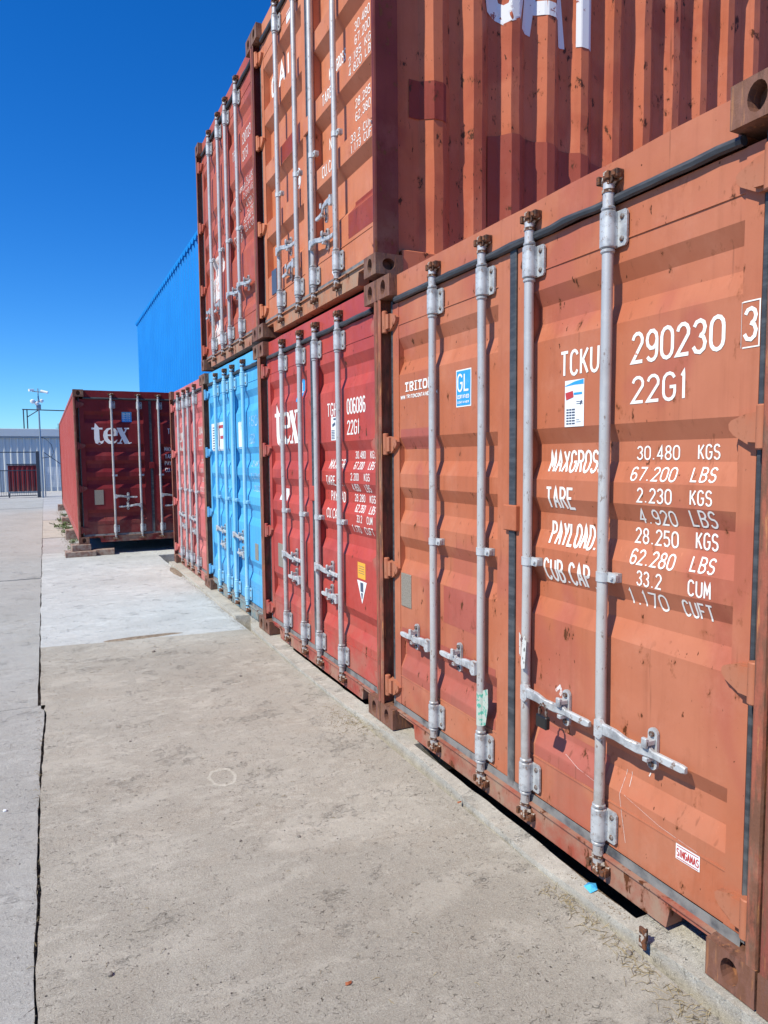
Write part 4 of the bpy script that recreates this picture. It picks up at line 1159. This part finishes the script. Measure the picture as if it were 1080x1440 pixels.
# mound of dirt at the foot of the far container, blocks under the long one
def mound(name, x, y, rx, ry, h, mat, z):
    mb = MB(); n, m = 26, 9; v = [(x, y, z+h)]
    for i in range(1, m+1):
        for j in range(n):
            t = 2*pi*j/n; r = i/m
            hh = h*(1-r*r)**1.2 if r < 1 else 0
            hh += .3*h*noise.noise(Vector((x+r*cos(t)*3, y+r*sin(t)*3, 2)))*(1-r)
            e = 1+.25*noise.noise(Vector((cos(t)*2, sin(t)*2, x)))
            v.append((x+rx*r*e*cos(t), y+ry*r*e*sin(t), z+max(hh, 0)+(.001 if i < m else -.004)))
    f = [(0, 1+j, 1+(j+1) % n) for j in range(n)]
    for i in range(m-1):
        for j in range(n): f.append((1+i*n+j, 1+i*n+(j+1) % n, 1+(i+1)*n+(j+1) % n, 1+(i+1)*n+j))
    mb.add(v, f, True); return mb.build(name, mat)
o = mound('dirt_mound', -.11, 8.95, .085, .55, .016, M['dust'], GZ-.012); o['kind'] = 'stuff'
o = mound('dirt_mound', -1.0, 5.33, .36, .05, .008, M['dust'], GZ-.004); o['kind'] = 'stuff'

def block(x0, x1, y0, y1, z0, z1, label, rz=0):
    cx, cy = (x0+x1)/2, (y0+y1)/2
    mb = MB(); mb.bbox(x0-cx, x1-cx, y0-cy, y1-cy, 0, z1-z0, .008)
    o = mb.build('support_block', M['brick'], None, (cx, cy, z0)); o.rotation_euler = (0, 0, rz)
    return tag(o, label, 'block', 'blocks under the far container')
block(-1.50, -1.02, 11.30, 11.62, -.036, .052, 'broad lower block under the front left corner of the far container')
block(-1.40, -1.10, 11.40, 11.66, .053, .158, 'smaller block on top of the broad one under the far container front corner', .06)
block(-1.06, -.72, 11.36, 11.60, -.036, .060, 'brown block beside the corner blocks under the far container front edge', -.1)
block(-1.42, -1.12, 14.2, 14.5, -.042, .156, 'block under the left edge of the far container, a few metres back')
block(-1.42, -1.12, 17.6, 17.95, -.042, .156, 'block under the middle of the far container left edge')
block(-1.42, -1.12, 23.2, 23.5, -.042, .156, 'block under the far end of the long container')
block(.80, 1.12, 11.5, 11.8, -.036, .158, 'block under the front right corner of the far container')

# weeds along its side
def weed(x, y, s, seed, label):
    s *= .72; rd = random.Random(seed); t = empty('weed', label, 'weed', (x+.06, y, GZ-.01), 0, 'weeds beside the far container')
    mb = MB(); lf_ = MB()
    for _ in range(9):
        a = rd.uniform(0, 6.3); L = s*rd.uniform(.5, 1)
        p = [Vector((0, 0, 0)), Vector((L*.35*cos(a), L*.35*sin(a), L*.35)), Vector((L*.8*cos(a), L*.8*sin(a), L*.5))]
        mb.tube(p, [.004, .003, .002], 4, cap=False)
        for q in range(9):
            w = .3+.7*q/8; c = p[0].lerp(p[2], w)+Vector((rd.gauss(0, .03), rd.gauss(0, .03), rd.uniform(0, .05)))
            d1 = Vector((rd.gauss(0, 1), rd.gauss(0, 1), rd.gauss(0, .6))).normalized()*s*.14; d2 = d1.orthogonal().normalized()*s*.06
            lf_.add([c-d1, c+d2, c+d1, c-d2], [(0, 1, 2, 3)])
    mb.build('stem', M['straw'], t); lf_.build('foliage', M['leaf'], t)
for i, (x, y, s, l) in enumerate([(-1.42, 12.4, .16, 'small pale weed just behind the corner blocks of the far container'), (-1.38, 13.4, .2, 'weed before the second block along the far container'),
        (-1.42, 15.3, .24, 'low weed between the second and third blocks'), (-1.55, 16.9, .34, 'spreading dark green weed, the largest by the far container'),
        (-1.38, 16.2, .28, 'green weed close against the far container side'), (-1.45, 18.6, .26, 'weed behind the third block of the far container'), (-1.35, 20.5, .22, 'farthest small weed along the container side')]):
    weed(x, y, s, i+5, l)

# ================================================================== FAR SETTING
# blue clad warehouse behind the row
t = empty('blue_warehouse', 'tall blue ribbed-metal warehouse rising behind the containers', 'warehouse', (3.0, 26, 0))
mb = MB(); y0, y1 = -13., 12.15; H = 8.62; v = []
n = int((y1-y0)/.48)
for i in range(n):
    b = y0+i*.48
    for dy, o_ in ((0, 0), (.04, -.045), (.10, -.045), (.14, 0)): v.append((b+dy, o_))
v.append((y1, 0))
vs_ = []
for y, x in v: vs_ += [(x, y, -.2), (x, y, H)]
mb.add(vs_, [(2*i, 2*i+1, 2*i+3, 2*i+2) for i in range(len(v)-1)])
mb.build('wall', M['bclad'], t)
MB().box(.02, 14, y1-.1, y1, -.2, H).build('wall', M['bclad'], t)
MB().box(.02, 14, y0, y0+.1, -.2, H).build('wall', M['bclad'], t)
MB().box(13.9, 14, y0+.1, y1-.1, -.2, H).build('wall', M['bclad'], t)
mb = MB(); n = int((y1-y0)/.48)
for i in range(n):      # lip of the corrugated roof sheets over the eave
    b = y0+i*.48
    mb.prism([(b, H+.10), (b+.06, H+.02), (b+.24, H-.06), (b+.42, H+.02), (b+.48, H+.10)], 0, -.10, .02)
mb.build('eave_trim', M['bclad'], t)
MB().box(-.10, 14, y0, y1, H+.101, H+.16).build('roof', M['bclad'], t)

# pale shed across the end of the lane
t = empty('grey_shed', 'long low pale grey ribbed-metal shed closing the far end of the lane', 'shed', (-2, 39, 0))
mb = MB(); v = []; x0, x1 = -16., 4.95; n = int((x1-x0)/.30); 
for i in range(n):
    b = x0+i*.30
    for dx, o_ in ((0, 0), (.035, -.05), (.085, -.05), (.12, 0)): v.append((b+dx, o_))
v.append((x1, 0)); vs_ = []
for x, y in v: vs_ += [(x, y, -.2), (x, y, 2.72)]
mb.add(vs_, [(2*i, 2*i+1, 2*i+3, 2*i+2) for i in range(len(v)-1)]); mb.build('wall', M['gclad'], t)
MB().box(x0, x1, .03, 9, -.2, 2.72).build('wall', M['gclad'], t)
MB().bbox(x0-.1, x1, -.14, .02, 2.725, 2.80, .01).build('gutter', M['pole'], t)
MB().bbox(x0-.1, x1, -.16, .02, 2.803, 3.20, .02).build('fascia', M['fascia'], t)
mb = MB(); mb.prism([(0.03, 2.73), (0.03, 3.18), (5, 3.34), (9.2, 3.18), (9.2, 2.73)], 0, x0, x1); mb.build('roof', M['fascia'], t)
# pipe frame standing on its roof
t = empty('pipe_frame', 'dark pipe frame with a diagonal brace above the grey shed roof', 'frame', (-2.62, 40.0, 3.15))
for x in (0, .17): MB().tube([(x, 0, 0), (x, 0, 1.10)], .030, 8).build('upright', M['pipe'], t)
MB().tube([(-.05, 0, 1.10), (4.2, 0, 1.04)], .028, 8).build('beam', M['pipe'], t)
MB().tube([(.17, 0, .70), (.72, 0, 1.08)], .024, 8).build('brace', M['pipe'], t)
t = empty('roof_mast', 'thin short aerial mast on the grey shed roof', 'mast', (-1.0, 40.0, 3.15))
MB().tube([(0, 0, 0), (0, 0, .38)], .012, 6).build('rod', M['pipe'], t); MB().tube([(-.12, 0, .14), (.14, 0, .14)], .010, 6).build('crossbar', M['pipe'], t)

# camera pole
t = empty('camera_pole', 'slim grey pole with white security cameras on top, beside the gate', 'camera pole', (-1.86, 32.0, -.05))
MB().tube([(0, 0, 0), (0, 0, 1.9), (0, 0, 4.35)], [.045, .040, .030], 10).build('pole', M['pole'], t)
mb = MB(); mb.tube([(-.22, 0, 4.55), (.24, 0, 4.52)], .018, 6); mb.tube([(0, 0, 4.3), (0, 0, 4.68)], .022, 6); mb.tube([(-.15, 0, 4.12), (.15, 0, 4.12)], .016, 6); mb.build('bracket', M['pole'], t)
for (x, z, a, b) in ((-.22, 4.60, -.12, -.02), (.20, 4.58, .18, -.08)):
    c = MB(); c.tube([(x-a*.5, -.05, z), (x+a, -.16, z+b)], [.048, .055], 10); c.build('camera_body', M['camw'], t)
for (x, z, r_) in ((-.22, 4.12, .10), (-.06, 4.03, .095), (.12, 4.15, .085)):
    c = MB(); c.tube([(x, -.06, z+r_*.9), (x, -.06, z+r_*.5), (x, -.06, z), (x, -.06, z-r_*.6), (x, -.06, z-r_*.9)], [r_*.4, r_*.95, r_, r_*.75, r_*.2], 12); c.build('camera_dome', M['camw'], t)
MB().bbox(-.09, .09, -.10, .06, 3.80, 4.00, .01).build('junction_box', M['pole'], t)
MB().tube([(.03, 0, 2.62), (.20, -.02, 2.55), (.42, -.02, 2.30), (.50, 0, 1.95), (.40, 0, 1.78), (.03, 0, 1.72)], .014, 6).build('cable', M['pipe'], t)

# barred gate and the red panel behind it
t = empty('barred_gate', 'dark barred steel gate at the end of the lane, left of the camera pole', 'gate', (-2.0, 32.3, -.05))
MB().bbox(-.07, .07, -.07, .07, 0, 2.02, .008).build('gate_post', M['pipe'], t)
MB().bbox(-6.1, -5.98, -.06, .06, 0, 2.02, .008).build('gate_post', M['pipe'], t)
for z in (1.98, 1.20, .12):
    MB().bbox(-5.97, -.08, -.018, .018, z-.02, z+.02, .003).build('rail', M['pipe'], t)
mesh_ = MB(); mesh_.tube([(0, 0, .12), (0, 0, 1.20)], .007, 5); mm = mesh_.mesh('gate_bar', M['pipe'])
for i in range(68): place(mm, 'gate_bar', t, (-.16-i*.085, 0, 0))
t = empty('red_panel', 'dark red sheet-metal panel on short legs behind the barred gate', 'panel', (-2.62, 32.9, -.05))
mb = MB(); v = []
for i in range(25):
    x = -.56+1.12*i/24; v += [(x, -.015 if i % 4 in (0, 1) else .01, .28), (x, -.015 if i % 4 in (0, 1) else .01, 1.42)]
mb.add(v, [(2*i, 2*i+1, 2*i+3, 2*i+2) for i in range(24)]); mb.build('sheet', M['dtex'], t)
MB().bbox(-.58, .60, -.03, .03, .20, .27, .004).build('frame', M['pole'], t)
MB().bbox(-.60, .66, -.03, .03, 1.43, 1.48, .004).build('frame', M['pipe'], t)
for x in (-.55, .60): MB().bbox(x-.03, x+.03, -.03, .03, 0, .20, .004).build('leg', M['pipe'], t)
# wire cage right of the pole
t = empty('wire_cage', 'grey wire-mesh fence section right of the camera pole', 'fence', (-1.75, 33.0, -.05))
mc = MB(); mc.tube([(0, 0, .45), (0, 0, 1.32)], .006, 4); mcm = mc.mesh('wire', M['camw'])
for i in range(11): place(mcm, 'wire', t, (.05+i*.055, 0, 0))
mc = MB(); mc.tube([(0, 0, 0), (.65, 0, 0)], .006, 4); mcm = mc.mesh('wire', M['camw'])
for z in (.45, .62, 1.0, 1.32): place(mcm, 'wire', t, (0, 0, z))
MB().tube([(0, 0, 1.98), (.80, 0, 1.35)], .016, 6).build('brace', M['pipe'], t)
MB().bbox(-.02, .02, -.02, .02, 0, 2.0, .003).build('gate_post', M['pole'], t)
